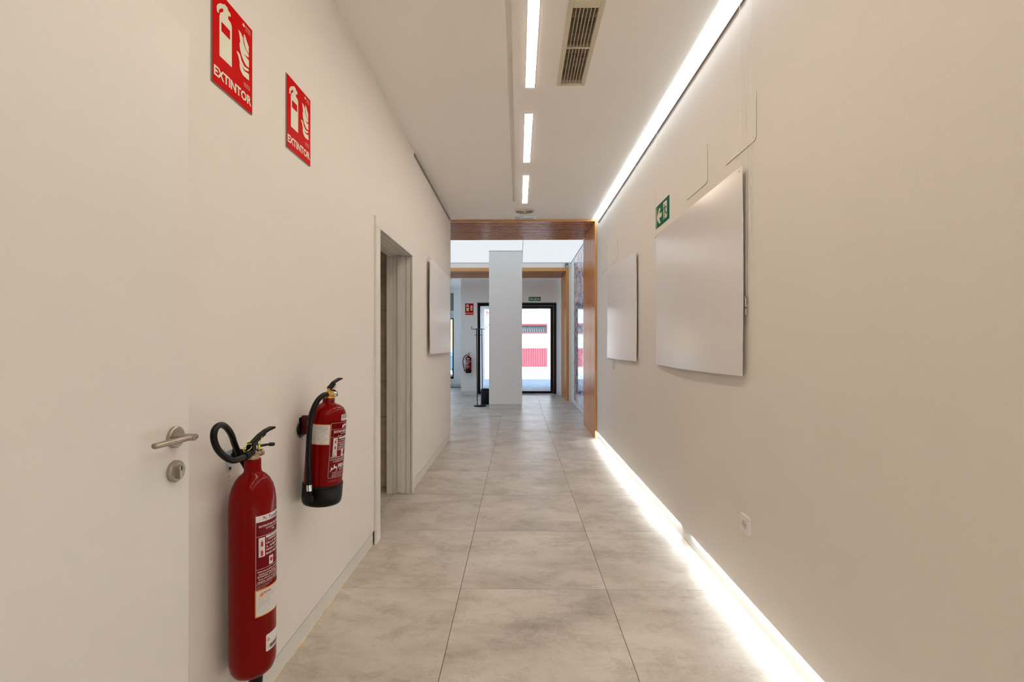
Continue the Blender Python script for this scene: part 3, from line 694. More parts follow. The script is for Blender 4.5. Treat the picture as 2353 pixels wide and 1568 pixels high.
# ============================================================ SIGNS
EXT = [(0.159, 0.326), (0.158, 0.741), (0.176, 0.785), (0.246, 0.829), (0.246, 0.858), (0.223, 0.855), (0.176, 0.826), (0.15, 0.802), (0.145, 0.763), (0.102, 0.761), (0.097, 0.814), (0.12, 0.846), (0.176, 0.886), (0.262, 0.916), (0.267, 0.927), (0.348, 0.925), (0.356, 0.905), (0.421, 0.896), (0.421, 0.863), (0.361, 0.848), (0.361, 0.812), (0.43, 0.798), (0.452, 0.767), (0.451, 0.327)]
FL = [[(0.762, 0.847), (0.798, 0.833), (0.838, 0.795), (0.891, 0.755), (0.891, 0.675), (0.823, 0.692), (0.777, 0.735), (0.756, 0.788)],
 [(0.614, 0.823), (0.672, 0.817), (0.738, 0.786), (0.75, 0.728), (0.808, 0.685), (0.891, 0.659), (0.885, 0.628), (0.793, 0.615), (0.703, 0.637), (0.658, 0.717), (0.637, 0.782)],
 [(0.644, 0.7), (0.688, 0.693), (0.718, 0.644), (0.778, 0.608), (0.895, 0.598), (0.895, 0.515), (0.824, 0.507), (0.763, 0.526), (0.703, 0.562), (0.659, 0.617), (0.644, 0.66)],
 [(0.563, 0.558), (0.609, 0.57), (0.659, 0.555), (0.689, 0.512), (0.764, 0.475), (0.886, 0.492), (0.886, 0.47), (0.794, 0.443), (0.704, 0.449), (0.644, 0.474), (0.615, 0.523)],
 [(0.644, 0.468), (0.689, 0.449), (0.764, 0.424), (0.896, 0.439), (0.896, 0.367), (0.825, 0.361), (0.734, 0.361), (0.674, 0.386), (0.645, 0.424)]]
FLAME = [(0, .1), (.15, .45), (.1, .7), (.4, .45), (.45, .8), (.55, 1), (.65, .6), (.8, .75), (.95, .4), (.85, .1), (.5, -.05)]
def ext_sign(loc, fac, label, small=True):
    """fac(u,v,d): local map; sign .207 x .287"""
    W_, H_ = .207, .286
    t = empty('fire_extinguisher_sign', loc, label=label, cat='sign')
    MB().prism([(0, 0), (W_, 0), (W_, H_), (0, H_)], fac, .0, .004).build('backing', M['sign_edge'], t)
    MB().prism([(.001, .001), (W_-.001, .001), (W_-.001, H_-.001), (.001, H_-.001)], fac, .0041, .0046).build('face', M['sign_red'], t)
    p = Print(lambda u, v_: fac(u*W_, v_*H_, .0050)); p.poly(EXT)
    for q_, f_ in enumerate(FL):
        p.fn = lambda u, v_, q_=q_: fac(u*W_, v_*H_, .0051+.00006*q_)
        p.poly(f_)
    p.build('pictogram', M['sign_cream'], t)
    Print(lambda u, v_: fac(u*W_, v_*H_, .0053)).poly([(.2, .605), (.406, .605), (.406, .705), (.2, .705)]).build('pictogram_band', M['sign_red'], t)
    p = Print(lambda u, v_: fac(u*W_, v_*H_, .0050)); p.text('EXTINTOR', .037, .083, .107, .924, bold=.03)
    if small:
        p.poly([(.72+u*.07, .925+v_*.045) for u, v_ in FLAME]); p.text('FEDORA', .80, .938, .018, .14)
        for k in range(3): p.text(('sistemas de seguridad', 'contra incendios', 'Tel. 900 000')[k] if k < 2 else 'UNE 23033', .80, .924-.012*k, .007, .14)
        for k in range(4): p.text(('SEÑAL', 'clase B', 'fotoluminiscente', 'UNE 23-035')[k], .76, .290-.013*k, .010 if k == 0 else .007, .16)
    p.build('lettering', M['sign_cream'], t); return t
fl = lambda u, v_, d: (d, u, v_)
ext_sign((XL, 1.353, 2.026), fl, 'red fire extinguisher sign nearest the door leaf, higher and larger in view')
ext_sign((XL, 1.792, 2.020), fl, 'second red fire extinguisher sign along the left wall, towards the doorway')
ext_sign((-1.326, 11.60, 1.999), lambda u, v_, d: (u, -d, v_), 'tiny red fire extinguisher sign on the far wall stub', False)
# green exit sign with arrow
t = empty('exit_sign', (XR, 3.565, 2.133), label='green emergency exit sign with running figure and arrow on the right wall', cat='sign')
W_, H_ = .308, .163
fe_ = lambda u, v_, d: (-d, -u, v_)
MB().prism([(0, 0), (W_, 0), (W_, H_), (0, H_)], fe_, 0, .004).build('face', M['sign_green'], t)
pr_ = Print(lambda u, v_: fe_(u*W_, v_*H_, .0046))
pr_.poly([(.09, .446), (.268, .801), (.397, .783), (.278, .571), (.478, .55), (.482, .356), (.289, .355), (.397, .118), (.278, .111)])
pr_.poly([(.60, .88), (.865, .87), (.872, .135), (.612, .132)]); pr_.rect(.035, .16, .045, .86); pr_.build('pictogram', M['sign_cream'], t)
pg = Print(lambda u, v_: fe_(u*W_, v_*H_, .0052))
pg.disc(.70, .745, .032); pg.poly([(.655, .67), (.755, .685), (.82, .62), (.845, .55), (.815, .54), (.79, .60), (.757, .61), (.772, .48), (.79, .37), (.882, .345), (.872, .305), (.775, .30), (.735, .40), (.722, .45), (.705, .33), (.70, .125), (.655, .135), (.662, .33), (.69, .50), (.70, .60), (.66, .56), (.615, .525), (.585, .555), (.635, .60)])
pg.build('running_figure', M['sign_green'], t)
# SALIDA
t = empty('exit_sign', (.259, 11.60, 2.346), label='small green exit sign with white lettering above the entrance door', cat='sign')
MB().box(0, .295, -.004, 0, 0, .098).build('face', M['sign_green'], t)
Print(lambda u, v_: (u, -.0046, v_)).text('SALIDA', .013, .020, .060, .268, bold=.03).build('lettering', M['sign_cream'], t)

# ============================================================ FIRE EXTINGUISHERS
def cylmap(R): return lambda u, v_: (R*math.cos(u/R), R*math.sin(u/R), v_)
def D(a): return math.radians(a)
def patch(R, a0, a1, z0, z1, name, m, parent, rounded=0):
    b_ = MB(); n = 24; vs = []
    for i in range(n+1):
        a = D(a0+(a1-a0)*i/n); zc = rounded if i in (0, n) else 0
        vs += [(R*math.cos(a), R*math.sin(a), z0+zc), (R*math.cos(a), R*math.sin(a), z1-zc)]
    b_.add(vs, [(2*i, 2*i+2, 2*i+3, 2*i+1) for i in range(n)], True); b_.flat = True
    return b_.build(name, m, parent)

# ---- tall CO2 extinguisher
e = empty('fire_extinguisher', (-.819, 1.425, .257), label='tall slim red fire extinguisher with looped black hose, beside the door leaf', cat='fire extinguisher')
R = .0655
prof = [(0, -.010), (.030, -.014), (.046, -.011), (.057, -.002), (.063, .013), (R, .031), (R, .505), (.0642, .522), (.0615, .542), (.056, .562), (.047, .580), (.037, .592), (.028, .599), (.0245, .604), (.0235, .612), (.0235, .640), (.0225, .642), (.012, .642)]
MB().lathe(prof, 72).build('body', M['red'], e)
# printed labels
lb = patch(R+.0004, -54, 60, .210, .482, 'instruction_label', M['label_red'], e)
u0 = D(-54)*R; RR = R+.0007
pw = Print(cylmap(RR)); u1 = D(60)*R
pw.frame(u0, .21, u1, .482, .0008); pw.rect(u0, .420, u1, .4208); pw.rect(u0, .322, u1, .3228); pw.rect(u0, .278, u1, .2788)
pw.text('EXTINTOR DE DIÓXIDO', u0+.009, .446, .0075, .098, bold=.02); pw.text('DE CARBONO CO2 5 KG', u0+.030, .438, .0045, .05)
pw.text('89B', u0+.05, .430, .005, .012)
for k, s_ in enumerate(('1. COMPROBAR EL SEGURO', 'DE LA MANETA', '2. APRETAR Y', 'DIRIGIR LA BOQUILLA', 'BASE DEL FUEGO')): pw.text(s_, u0+.030, .402-.0105*k, .0062, .072, bold=.015)
for k, s_ in enumerate(('PRECAUCIÓN: EVITAR LA', 'INHALACIÓN EN EL LUGAR', 'EXTINTOR. APTO PARA', 'EQUIPOS ELÉCTRICOS', 'HASTA 35.000 VOLTIOS')): pw.text(s_, u0+.005+.003*(k % 2), .312-.0078*k, .0056, .088-.01*(k % 3), bold=.012)
for k in range(9): pw.text(('agente extintor dióxido de carbono', 'presión de prueba 250 bar', 'temperatura -20 +60', 'verifíquese cada año', 'recargar', 'después de su uso', 'en caso de emergencia', 'eficacia 89B', 'fabricado en')[k], u0+.003, .2715-.0045*k, .0028, .05-.012*(k % 3))
pw.text('TodoExtintor', u0+.042, .222, .009, .058, bold=.03); pw.text('Av. La Ronda, 12', u0+.008, .213, .0045, .05)
pw.build('lettering', M['ink_white'], e)
wh = Print(cylmap(RR)); wh.rect(u0, .463, u1, .4815); wh.rect(u0+.008, .358, u0+.026, .4155); wh.rect(u0+.029, .4105, u1, .4175); wh.rect(u0+.040, .326, u0+.056, .352)
wh.build('label_fields', M['label_white'], e)
bk = Print(cylmap(RR+.0004)); bk.text('TodoExtintor', u0+.038, .4665, .0105, .075, bold=.03); bk.text('MODO DE EMPLEO', u0+.042, .4125, .0035, .036)
bk.text('/', u0+.020, .405, .006); bk.text('(', u0+.0105, .372, .008); bk.build('black_lettering', M['ink_black'], e)
rd = Print(cylmap(RR+.0004)); rd.poly([(u0+.0205, .4665), (u0+.0205, .479), (u0+.030, .4730), (u0+.0225, .4725)])
for (uu, zb) in ((u0+.017, .389), (u0+.017, .361)):
    rd.rect(uu-.0035, zb, uu+.0035, zb+.014); rd.rect(uu-.0015, zb+.014, uu+.0015, zb+.018)
rd.poly([(u0+.042, .339), (u0+.048, .332), (u0+.054, .339), (u0+.052, .346), (u0+.044, .346)])
rd.build('pictograms', M['ink_red'], e)
gy = Print(cylmap(RR+.0004)); gy.poly([(u0+.0235, .468), (u0+.0325, .474), (u0+.0325, .466)]); gy.rect(u0+.008, .3865, u0+.026, .3869); gy.build('grey_print', M['ink_grey'], e)
# maintenance sticker, orange border
so = patch(R+.0011, -55, 55, .181, .262, 'maintenance_sticker', M['orange'], e)
patch(R+.0014, -52.5, 53, .184, .2585, 'sticker_field', M['label_white'], so)
uo = D(-53)*R
rp_ = Print(cylmap(R+.0018)); rp_.text('FEDORA', uo+.019, .246, .007, .026, bold=.02); rp_.build('red_lettering', M['ink_red'], so)
op = Print(cylmap(R+.0018)); op.rect(uo+.003, .2355, u1-.01, .2363); op.text('EMPRESA', uo+.003, .2325, .002, .008); op.poly([(uo+.008+.012*u, .2405+.014*v_) for u, v_ in FLAME]); op.build('orange_print', M['orange'], so)
gp = Print(cylmap(R+.0018)); gp.text('EXTINCIÓN DE INCENDIOS', uo+.019, .242, .002, .034); gp.ring(uo+.0145, .221, .0085, .0005); gp.ring(uo+.0145, .221, .006, .0005); gp.ring(uo+.035, .222, .0085, .0005); gp.ring(uo+.035, .222, .006, .0005)
for k in range(4): gp.rect(uo+.003, .206-.006*k, uo+.085, .2062-.006*k)
gp.rect(uo+.025, .186, uo+.0252, .23); gp.text('REVISADO', uo+.003, .208, .0022, .01); gp.text('RECARGA', uo+.030, .208, .0022, .01); gp.text('A B C D', uo+.011, .2195, .003, .008); gp.text('12 3', uo+.031, .2205, .003, .008)
gp.build('grey_print', M['ink_grey'], so)
# barcode sticker
sb = patch(R+.0005, -28, 30, .066, .117, 'barcode_sticker', M['label_white'], e, rounded=.003)
bp = Print(cylmap(R+.0009)); ub = D(-28)*R; x = ub+.013
random.seed(3)
while x < ub+.060:
    w_ = random.choice((.0005, .0009, .0014)); bp.rect(x, .072, x+w_, .084); x += w_+random.choice((.0006, .001))
bp.text('www.', ub+.0125, .094, .004, .0022); bp.build('barcode', M['ink_black'], sb)
bo = Print(cylmap(R+.0009)); bo.ring(ub+.007, .100, .0045, .0010); bo.ring(ub+.007, .100, .0028, .0008); bo.ring(ub+.008, .079, .0042, .0007); bo.build('stamp', M['ink_red'], sb)
# valve
MB().cyl((0, 0, .640), (0, 0, .655), .0185, seg=32).cyl((0, 0, .655), (0, 0, .668), .015, .013, seg=6, smooth=False).cyl((.006, .004, .657), (.016, .022, .657), .0095, seg=6, smooth=False).cyl((.014, .018, .657), (.017, .025, .657), .0105, seg=24).build('valve', M['oldbrass'], e)
MB().cyl((0, -.005, .662), (0, -.024, .662), .0125, seg=8, smooth=False).prism([(-.014, .664), (.013, .664), (.016, .678), (.012, .694), (-.013, .694), (-.017, .680)], lambda u, v_, d: (d, u, v_), -.0105, .0105).build('valve_head', M['blackp'], e, bevel=.0015)
c_ = MB().cyl((.001, -.022, .661), (.002, -.048, .660), .0112, .0105, seg=20)
for k in range(14):
    a = 2*PI*k/14; c_.cyl((.001+.0112*math.cos(a), -.026, .661+.0112*math.sin(a)), (.002+.0108*math.cos(a), -.046, .660+.0108*math.sin(a)), .0014, seg=6)
c_.build('hose_collar', M['blackp'], e)
# hose: loop to the left of the valve, then down behind the body to the horn
o3 = lambda X, Y, Z: (X+.819, Y-1.425, Z-.257)
hp = [o3(-.817, 1.385, .9165), o3(-.815, 1.352, .916), o3(-.815, 1.318, .920), o3(-.816, 1.285, .938), o3(-.818, 1.257, .965), o3(-.820, 1.244, .994), o3(-.822, 1.248, 1.016), o3(-.826, 1.268, 1.0265), o3(-.832, 1.30, 1.024), o3(-.838, 1.333, 1.006), o3(-.845, 1.362, .982), o3(-.853, 1.387, .955),
      o3(-.862, 1.43, .905), o3(-.864, 1.485, .83), o3(-.855, 1.508, .70), o3(-.852, 1.512, .50), o3(-.852, 1.510, .32)]
MB().tube(hp, .0088, 18, 8).build('hose', M['rubber'], e)
MB().lathe([(0, .03), (.016, .03), (.019, .0), (.026, -.055), (.029, -.10), (.027, -.104), (0, -.10)][::-1] if False else [(0, -.16), (.018, -.16), (.021, -.10), (.0295, .00), (.032, .06), (.029, .066), (.010, .07)], 32, o3(-.855, 1.505, .262)).build('horn', M['blackp'], e)
# levers
m = MB(); 
def flatbar(m, pts, hw, hh, wdir):
    P = [Vector(p) for p in pts]; W2 = Vector(wdir).normalized(); vs = []
    hs = hw if isinstance(hw, (list, tuple)) else [hw]*len(P)
    for i, p in enumerate(P):
        t_ = (P[min(i+1, len(P)-1)]-P[max(i-1, 0)]).normalized(); nn_ = t_.cross(W2).normalized()
        for (a, c) in ((-1, -1), (1, -1), (1, 1), (-1, 1)): vs.append(p+W2*a*hs[i]+nn_*c*hh)
    n = len(P); fs = [(i*4+k, i*4+(k+1) % 4, (i+1)*4+(k+1) % 4, (i+1)*4+k) for i in range(n-1) for k in range(4)]
    fs += [(3, 2, 1, 0), ((n-1)*4, (n-1)*4+1, (n-1)*4+2, (n-1)*4+3)]; m.add(vs, fs)
flatbar(m, [(0, -.016, .684), (.002, .004, .696), (.006, .030, .7095), (.012, .055, .7195), (.020, .080, .7255)], [.008, .009, .0095, .0105, .011], .0035, (1, -.1, 0))
flatbar(m, [(.002, -.006, .690), (.006, .024, .700), (.011, .05, .712)], [.0045, .0045, .004], .006, (1, -.1, 0))
m.build('carrying_lever', M['blackp'], e, bevel=.002)
m = MB(); flatbar(m, [(.002, .010, .676), (.006, .035, .675), (.012, .060, .673), (.016, .072, .6715)], .0085, .003, (1, -.1, 0))
m.tube([(.016, .070, .6715), (.020, .084, .669)], .0062, 10).build('squeeze_lever', M['blackp'], e, bevel=.0015)
MB().tube([(-.010, -.030, .682), (-.006, -.020, .690), (.004, -.014, .690), (.006, -.018, .680), (.0, -.028, .672), (-.008, -.034, .673)], .0011, 8, closed=True).build('pin_ring', M['yellow'], e)
MB().tube([(.012, .014, .680), (.013, .020, .692), (.014, .028, .706)], .0012, 6).cyl((.012, .008, .676), (.016, .012, .676), .0048, seg=12).build('safety_seal', M['yellow'], e)
MB().cyl((.012, .0, .672), (.012, .0, .684), .003, seg=10).cyl((-.011, -.020, .674), (-.011, -.020, .684), .0035, seg=10).build('pin', M['chrome'], e)

# wall bracket of the tall one
bk_ = empty('wall_bracket', (XL, 1.44, .895), label='galvanised triangular wall bracket behind the looped hose', cat='bracket')
MB().prism([(-.026, .028), (.026, .028), (.030, .010), (.006, -.034), (.003, -.041), (-.003, -.041), (-.006, -.034), (-.024, .012)], lambda u, v_, d: (d, u, v_), 0, .0025).build('plate', M['galv'], bk_, bevel=.0008)
MB().prism([(0, .028), (.078, .024), (.078, .010), (0, -.008)], lambda u, v_, d: (u, d, v_), .014, .0165).build('arm', M['blackm'], bk_)
for (a, c) in ((-.010, .010), (0, -.030), (.010, .010)): MB().cyl((.0025, a, c), (.0050, a, c), .0045, seg=12).build('screw', M['steel_dark'], bk_)

# ---- powder extinguishers
def powder(loc, rot, label, hose):
    e = empty('fire_extinguisher', loc, rot, label=label, cat='fire extinguisher')
    R = .0748
    prof = [(0, .03), (.05, .03), (.07, .035), (R, .05), (R, .350), (.0735, .364), (.069, .380), (.061, .393), (.048, .403), (.034, .408), (.026, .411), (.0235, .415), (.0235, .433), (.012, .434)]
    MB().lathe(prof, 72).build('body', M['red'], e)
    MB().lathe([(0, .004), (.06, .0), (.073, .003), (.0770, .012), (.0785, .03), (.0785, .068), (.0778, .072), (.0790, .076), (.0785, .084), (.0760, .086), (.0750, .086)], 72).build('foot_ring', M['blackp'], e)
    RR = R+.0007
    a0, a1 = -56, 62; u0, u1 = D(a0)*R, D(a1)*R
    patch(R+.0004, a0, a1, .118, .340, 'instruction_label', M['label_red'], e)
    pw = Print(cylmap(RR)); pw.frame(u0, .118, u1, .340, .0008); pw.rect(u0, .314, u1, .3147); pw.rect(u0, .282, u1, .2826)
    pw.text('EXTINTOR DE POLVO', u0+.012, .299, .010, .115, bold=.02); pw.text('POLVO ABC 6 KG', u0+.045, .292, .004, .05); pw.text('27A 183B', u0+.030, .2845, .004, .02)
    for k, s_ in enumerate(('1. QUITAR EL SEGURO', 'DE LA MANETA', '2. PRESIONAR LA MANETA', 'DIRIGIR EL CHORRO', 'BASE DE LAS LLAMAS')): pw.text(s_, u0+.036, .264-.009*k, .0058, .07, bold=.015)
    for k, s_ in enumerate(('PRECAUCIÓN: NO EMPLEAR EN', 'CON TENSIÓN SUPERIOR', 'A 35.000 VOLTIOS')): pw.text(s_, u0+.004+.012*(k == 2), .198-.0085*k, .0055, .105-.022*k, bold=.012)
    pw.poly([(u0+.006+.034*u, .140+.033*v_) for u, v_ in FLAME]); pw.text('FEDORA', u0+.042, .155, .016, .072, bold=.03); pw.text('SEGURIDAD', u0+.050, .145, .006, .055)
    for k in range(5): pw.text(('presión de prueba 23 bar temperatura', 'verifíquese periódicamente el estado', 'recargar inmediatamente después', 'fabricado según norma europea', 'EN 3-7')[k], u0+.016, .138-.004*k, .0026, .09-.01*k)
    pw.poly([(u0+.050+.010*u, .318+.017*v_) for u, v_ in FLAME]); pw.text('FEDORA', u0+.061, .322, .010, .030, bold=.02)
    pw.build('lettering', M['ink_white'], e)
    wh = Print(cylmap(RR)); wh.rect(u0+.012, .204, u0+.031, .279); wh.rect(u0+.036, .274, u1-.01, .280); wh.rect(u0+.054, .202, u0+.068, .228); wh.build('label_fields', M['label_white'], e)
    rd = Print(cylmap(RR+.0004))
    for zb in (.258, .234): rd.rect(u0+.018, zb, u0+.025, zb+.010); rd.rect(u0+.020, zb+.010, u0+.023, zb+.014)
    rd.ring(u0+.0265, .222, .004, .0012); rd.rect(u0+.016, .207, u0+.026, .2095); rd.rect(u0+.058, .208, u0+.064, .220); rd.text('TF-600', u0-.002, .102, .008, .03, bold=.02); rd.text('EN 3', u0+.03, .102, .008, .02, bold=.02)
    rd.build('pictograms', M['ink_red'], e)
    bk = Print(cylmap(RR+.0004)); bk.rect(u0+.012, .2548, u0+.031, .2554); bk.rect(u0+.012, .2298, u0+.031, .2304); bk.rect(u0+.025, .271, u0+.030, .2735); bk.poly([(u0+.014, .211), (u0+.018, .222), (u0+.019, .221), (u0+.016, .210)]); bk.build('black_print', M['ink_black'], e)
    so = patch(R+.0010, -152, -57, .253, .335, 'maintenance_sticker', M['orange'], e); patch(R+.0013, -150, -59, .256, .332, 'sticker_field', M['label_white'], so)
    us = D(-150)*R
    gp = Print(cylmap(R+.0017)); gp.text('FEDORA', us+.012, .3205, .007, .034, bold=.02); gp.text('EXTINCIÓN', us+.012, .313, .004, .034)
    for k in range(4): gp.text(('empresa mantenedora', 'calle de la industria', 'autorizada', 'tel. 900 000 000')[k], us+.068+.006*(k % 2), .326-.0045*k, .0026, .042-.006*(k % 2))
    gp.rect(us+.03, .3035, us+.117, .3038); gp.text('FECHA', us+.085, .306, .003, .014)
    for k in range(3): gp.ring(us+.052+.027*k, .290, .010, .0003)
    for k in range(3): gp.text(('REVISADO', 'RETIMBRADO', 'RECARGA')[k], us+.044+.026*k, .2745, .0024, .016)
    for k in range(3): gp.rect(us+.01, .270-.005*k, us+.117, .2702-.005*k)
    for k in range(4): gp.rect(us+.04+.026*k, .258, us+.0402+.026*k, .302)
    gp.build('printed_table', M['ink_black'], so)
    sb = patch(R+.0005, -24, 24, .347, .376-.004, 'barcode_sticker', M['label_white'], e); bp = Print(cylmap(R+.0009)); x = D(-24)*R+.004; random.seed(5)
    while x < D(22)*R: w2_ = random.choice((.0006, .001, .0016)); bp.rect(x, .354, x+w2_, .3695); x += w2_+random.choice((.0007, .0012))
    bp.build('barcode', M['ink_grey'], sb)
    # valve and levers, pointing +Y
    MB().cyl((0, 0, .433), (0, 0, .439), .020, seg=32).cyl((0, 0, .439), (0, 0, .458), .0145, seg=6, smooth=False).cyl((0, -.004, .449), (0, -.014, .449), .010, seg=16).box(-.006, .006, -.010, .002, .456, .472).cyl((.004, .008, .448), (.008, .018, .448), .008, seg=16).build('valve', M['brass'], e)
    MB().cyl((0, -.014, .449), (0, -.026, .447), .0085, seg=18).build('hose_ferrule', M['chrome'], e)
    ga = MB().cyl((.006, .018, .447), (.012, .030, .445), .0125, seg=24).build('pressure_gauge', M['chrome'], e); MB().cyl((.0120, .0300, .445), (.0123, .0307, .445), .0105, seg=24).build('dial', M['ink_black'], ga)
    m = MB(); flatbar(m, [(0, -.010, .470), (.002, .004, .480), (.006, .022, .494), (.010, .045, .502), (.016, .066, .509), (.0185, .072, .508)], [.0075, .009, .0095, .010, .010, .008], .003, (1, -.1, 0))
    flatbar(m, [(0, -.006, .470), (.004, .010, .480), (.007, .024, .492)], .0085, .008, (1, -.1, 0)); m.build('carrying_lever', M['blackp'], e, bevel=.002)
    m = MB(); flatbar(m, [(.002, .008, .464), (.006, .026, .462), (.010, .040, .452), (.011, .046, .436)], .008, .0026, (1, -.1, 0)); m.build('squeeze_lever', M['blackp'], e, bevel=.001)
    MB().cyl((.006, -.012, .472), (-.004, -.028, .476), .0012, seg=6).build('pin', M['steel'], e)
    MB().tube([(.010, .012, .466), (.012, .022, .470), (.014, .036, .477)], .0013, 6).build('safety_seal', M['car_lamp'], e)
    MB().tube(hose, .0105, 18, 8).build('hose', M['rubber'], e)
    a_, b_ = Vector(hose[-2]), Vector(hose[-1]); d_ = (b_-a_).normalized()
    MB().cyl(b_-d_*.002, b_+d_*.022, .0118, seg=24).build('nozzle_ferrule', M['chrome'], e)
    MB().cyl(b_+d_*.022, b_+d_*.040, .0105, .0112, seg=20).cyl(b_+d_*.040, b_+d_*.066, .0140, .0145, seg=8, smooth=False).build('nozzle', M['blackp'], e)
    return e
powder((-.8135, 1.915, .600), (0, .07, 0), 'broad red fire extinguisher with straight hanging hose and black foot, left wall near the doorway',
       [(0, -.022, .448), (-.005, -.044, .447), (-.014, -.072, .430), (-.022, -.091, .395), (-.028, -.0945, .35), (-.031, -.0915, .30), (-.029, -.0895, .22), (-.023, -.0895, .15), (-.017, -.0905, .096)])
powder((-1.235, 11.50, .555), (0, 0, -PI/2), 'distant red fire extinguisher on the far wall stub, left of the coat stand',
       [(0, -.022, .448), (.004, -.055, .440), (.006, -.100, .400), (.006, -.128, .33), (.006, -.132, .27), (.006, -.122, .19), (.004, -.104, .11)])
t = empty('wall_bracket', (XL, 1.925, .915), label='dark red and black wall bracket behind the broad extinguisher', cat='bracket')
MB().box(0, .004, -.022, .022, -.045, .035).build('plate', M['blackm'], t, bevel=.001)
MB().box(.004, .036, -.009, .012, -.036, .042).build('spacer', M['darkred'], t, bevel=.002)
MB().tube([(.004, -.028, .01), (.006, -.045, -.008), (.006, -.038, -.03)], .004, 10).build('strap', M['blackm'], t)

# ============================================================ COAT STAND AND BIN
t = empty('coat_stand', (-.777, 9.485, 0), label='black metal twin pole coat stand with round base left of the column', cat='coat stand')
MB().lathe([(0, 0), (.132, 0), (.135, .006), (.130, .016), (.05, .020), (0, .021)], 48).build('base', M['blackm'], t)
for (xb, xt, yb) in ((-.058, -.076, 0), (.048, .030, .02)): MB().cyl((xb, yb, .015), (xt, yb, 1.585), .0085, seg=12).build('pole', M['blackm'], t)
MB().tube([(-.174, 0, 1.632), (-.176, 0, 1.600), (-.170, 0, 1.578), (-.13, 0, 1.574), (0, 0, 1.574), (.09, 0, 1.574), (.118, 0, 1.578), (.124, 0, 1.600), (.122, 0, 1.632)], .0055, 8, 4).build('hook_arm', M['blackm'], t)
MB().tube([(-.02, -.14, 1.625), (-.02, -.145, 1.598), (-.02, -.13, 1.578), (-.02, 0, 1.574), (-.02, .13, 1.578), (-.02, .145, 1.598), (-.02, .14, 1.625)], .0055, 8, 4).build('hook_arm', M['blackm'], t)
MB().tube([(-.108, 0, 1.462), (-.100, 0, 1.452), (-.075, 0, 1.450), (.0, 0, 1.450), (.03, 0, 1.450)], .0045, 8, 4).cyl((-.110, -.012, 1.456), (-.110, .012, 1.456), .006, seg=8).build('lower_hook', M['blackm'], t)
t = empty('waste_bin', (-.689, 9.84, 0), label='black cylindrical waste bin with metal rim behind the coat stand', cat='waste bin')
MB().lathe([(0, 0), (.102, 0), (.105, .004), (.105, .300), (.101, .300), (.098, .02), (0, .018)], 40).build('body', M['blackm'], t)
MB().lathe([(.1055, .296), (.108, .302), (.108, .316), (.100, .320), (.094, .312), (.094, .296)], 40).build('rim', M['rubber'], t)
MB().box(.10, .135, -.03, .03, .0, .012).build('pedal', M['blackm'], t)

# ============================================================ THE STREET
st = MB().box(-30, 30, 14.05, 60, -.14, -.03).box(-30, -3.86, -10, 14.05, -.14, -.03).build('street', M['asphalt']); ST(st, 'grey asphalt street outside the entrance', 'street')
pv = MB().box(-15, 15, 14.06, 14.9, -.03, -.012).box(-1.02, 1.02, 12.06, 14.06, -.1, .0).build('sidewalk', M['asphalt']); ST(pv, 'near pavement outside the entrance', 'sidewalk')
pv2 = MB().box(-30, 30, 22.3, 26, -.03, .03).build('sidewalk', M['pave']); ST(pv2, 'sunlit pavement across the street', 'sidewalk')
MB().box(-30, 30, 22.15, 22.3, -.03, .03).build('kerb', M['render_grey'], pv2)
# our own building, as mass that shades the street
mass = MB().box(-3.86, 15, 13.3, 14.05, 3.34, 4.0).box(1.31, 15, -3, 14.05, 0, 4).box(-3.86, 1.31, -3, 13.3, 3.34, 4).box(-3.86, 1.31, -3.0, -2.76, 0, 3.34).box(-3.86, -1.09, -2.76, 2.3, 0, 3.34).box(-3.86, -2.73, 2.3, 6.04, 0, 3.34).box(-1.02, 1.31, 12.01, 14.05, 2.325, 2.95).box(1.02, 1.31, 12.01, 14.05, 0, 2.325).box(-1.026, -1.02, 12.01, 14.05, 0, 2.325)
mass = mass.build('wall_exterior', M['render_white']); ST(mass, 'white rendered outside walls and roof of this building', 'wall')
fb = empty('street_building', (0, 26, 0), label='white rendered building across the street with red shutters, seen through the entrance door', cat='building')
MB().box(-14, 14, .12, 6, 0, 7).build('wall', M['render_white'], fb)
MB().box(-1.55, 14, .06, .13, 1.06, 1.92).build('rendered_band', M['render_grey'], fb)
wf = MB().box(-1.32, 1.62, .0, .12, 1.91, 1.97).box(-1.32, 1.62, .0, .12, 2.32, 2.43).box(-1.32, -1.26, .0, .12, 1.97, 2.32).box(1.56, 1.62, .0, .12, 1.97, 2.32).build('shutter_frame', M['grille_red'], fb)
for k in range(22): MB().box(-1.255+k*.128, -1.255+k*.128+.105, .05, .10, 1.975, 2.315).build('blind', M['grille_grey'], wf)
gt = MB().box(-1.32, 1.62, .09, .13, .0, 1.05).build('roller_gate', M['grille_red'], fb)
for k in range(23): MB().box(-1.31+k*.127, -1.31+k*.127+.104, .04, .095, .02, 1.05).build('board', M['gate_red'], gt)
MB().tube([(-6, .05, 3.10), (-3, .05, 3.2), (0, .05, 3.18), (1.0, .05, 3.22), (1.7, .05, 3.16), (6, .05, 3.2)], .02, 6).build('cable', M['ink_grey'], fb)
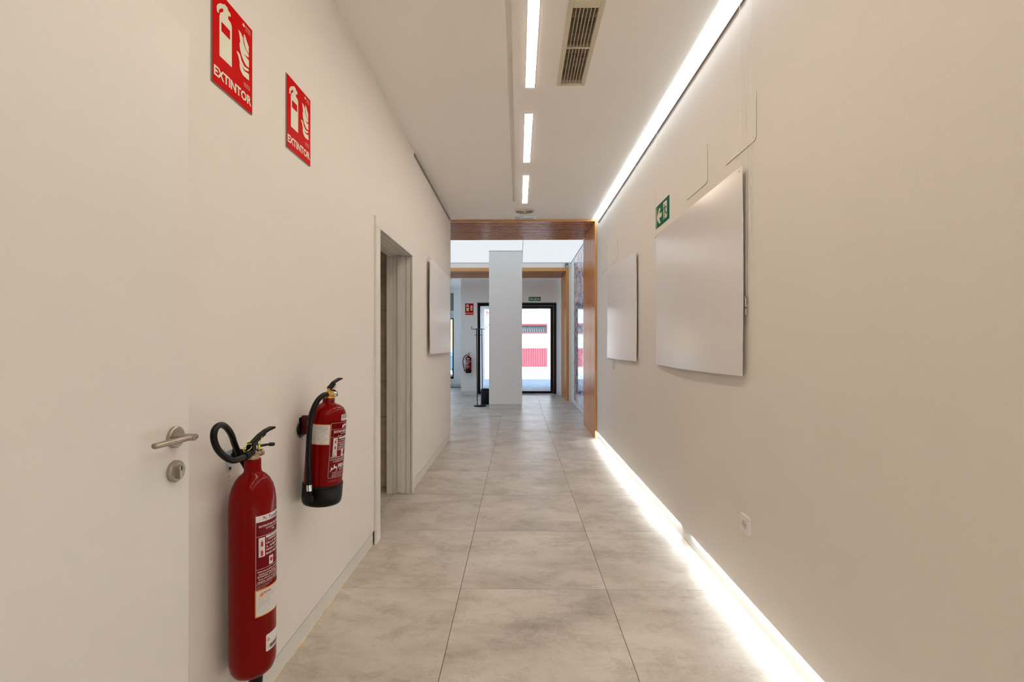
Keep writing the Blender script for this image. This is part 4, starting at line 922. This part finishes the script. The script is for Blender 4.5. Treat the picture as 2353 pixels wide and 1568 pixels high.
sg = MB().box(-1.80, -.9, .02, .10, 2.40, 3.30).build('sign_board', M['pave'], fb)
Print(lambda u, v_: (u, .012, v_)).text('M', -1.79, 2.90, .24, .26).build('lettering', M['ink_red'], sg)
Print(lambda u, v_: (u, .012, v_)).rect(-1.80, 3.24, -.9, 3.28, 1).rect(-1.80, 2.42, -.9, 2.46, 1).rect(-1.75, 2.60, -1.4, 2.66, 1).build('lines', M['ink_grey'], sg)
cbd = empty('street_building', (-6.5, 22.8, 0), label='cream coloured building seen through the far left window', cat='building')
MB().box(-3.2, 4.0, 0, 3, 0, 3.2).build('wall', M['render_cream'], cbd)
MB().box(-3.3, 4.1, -.1, 3, 3.2, 3.35).build('cornice', M['render_grey'], cbd)
for xx in (-2.2, -.4, 1.4): MB().box(xx, xx+.9, -.02, .02, 1.9, 3.0).build('window', M['grille_grey'], cbd)
# parked car
cr_ = empty('car', (-3.6, 18.8, -.03), label='blue car parked in the street beyond the far left window', cat='car')
side = [(-2.0, .30), (-2.05, .62), (-1.85, .74), (-1.25, .80), (-.65, 1.16), (.75, 1.18), (1.45, .84), (2.0, .78), (2.1, .55), (2.05, .30)]
MB().prism(side, lambda u, v_, d: (u, d, v_), -.8, .8).build('body', M['car_blue'], cr_, bevel=.05)
for (pp) in ([(-1.1, .82), (-.62, 1.10), (-.05, 1.11), (-.05, .82)], [(.05, .82), (.05, 1.11), (.70, 1.12), (1.25, .84)]):
    MB().prism(pp, lambda u, v_, d: (u, d, v_), -.812, .812).build('side_window', M['car_glass'], cr_)
for xx in (-1.3, 1.35):
    for yy_ in (-.82, .62):
        wv = MB().cyl((xx, yy_, .31), (xx, yy_+.2, .31), .31, seg=28).build('wheel', M['rubber'], cr_); MB().cyl((xx, yy_-.005, .31), (xx, yy_+.205, .31), .18, seg=20).build('hubcap', M['chrome'], wv)
MB().box(2.0, 2.11, -.78, -.5, .58, .72).box(2.0, 2.11, .5, .78, .58, .72).build('tail_lamp', M['car_lamp'], cr_)
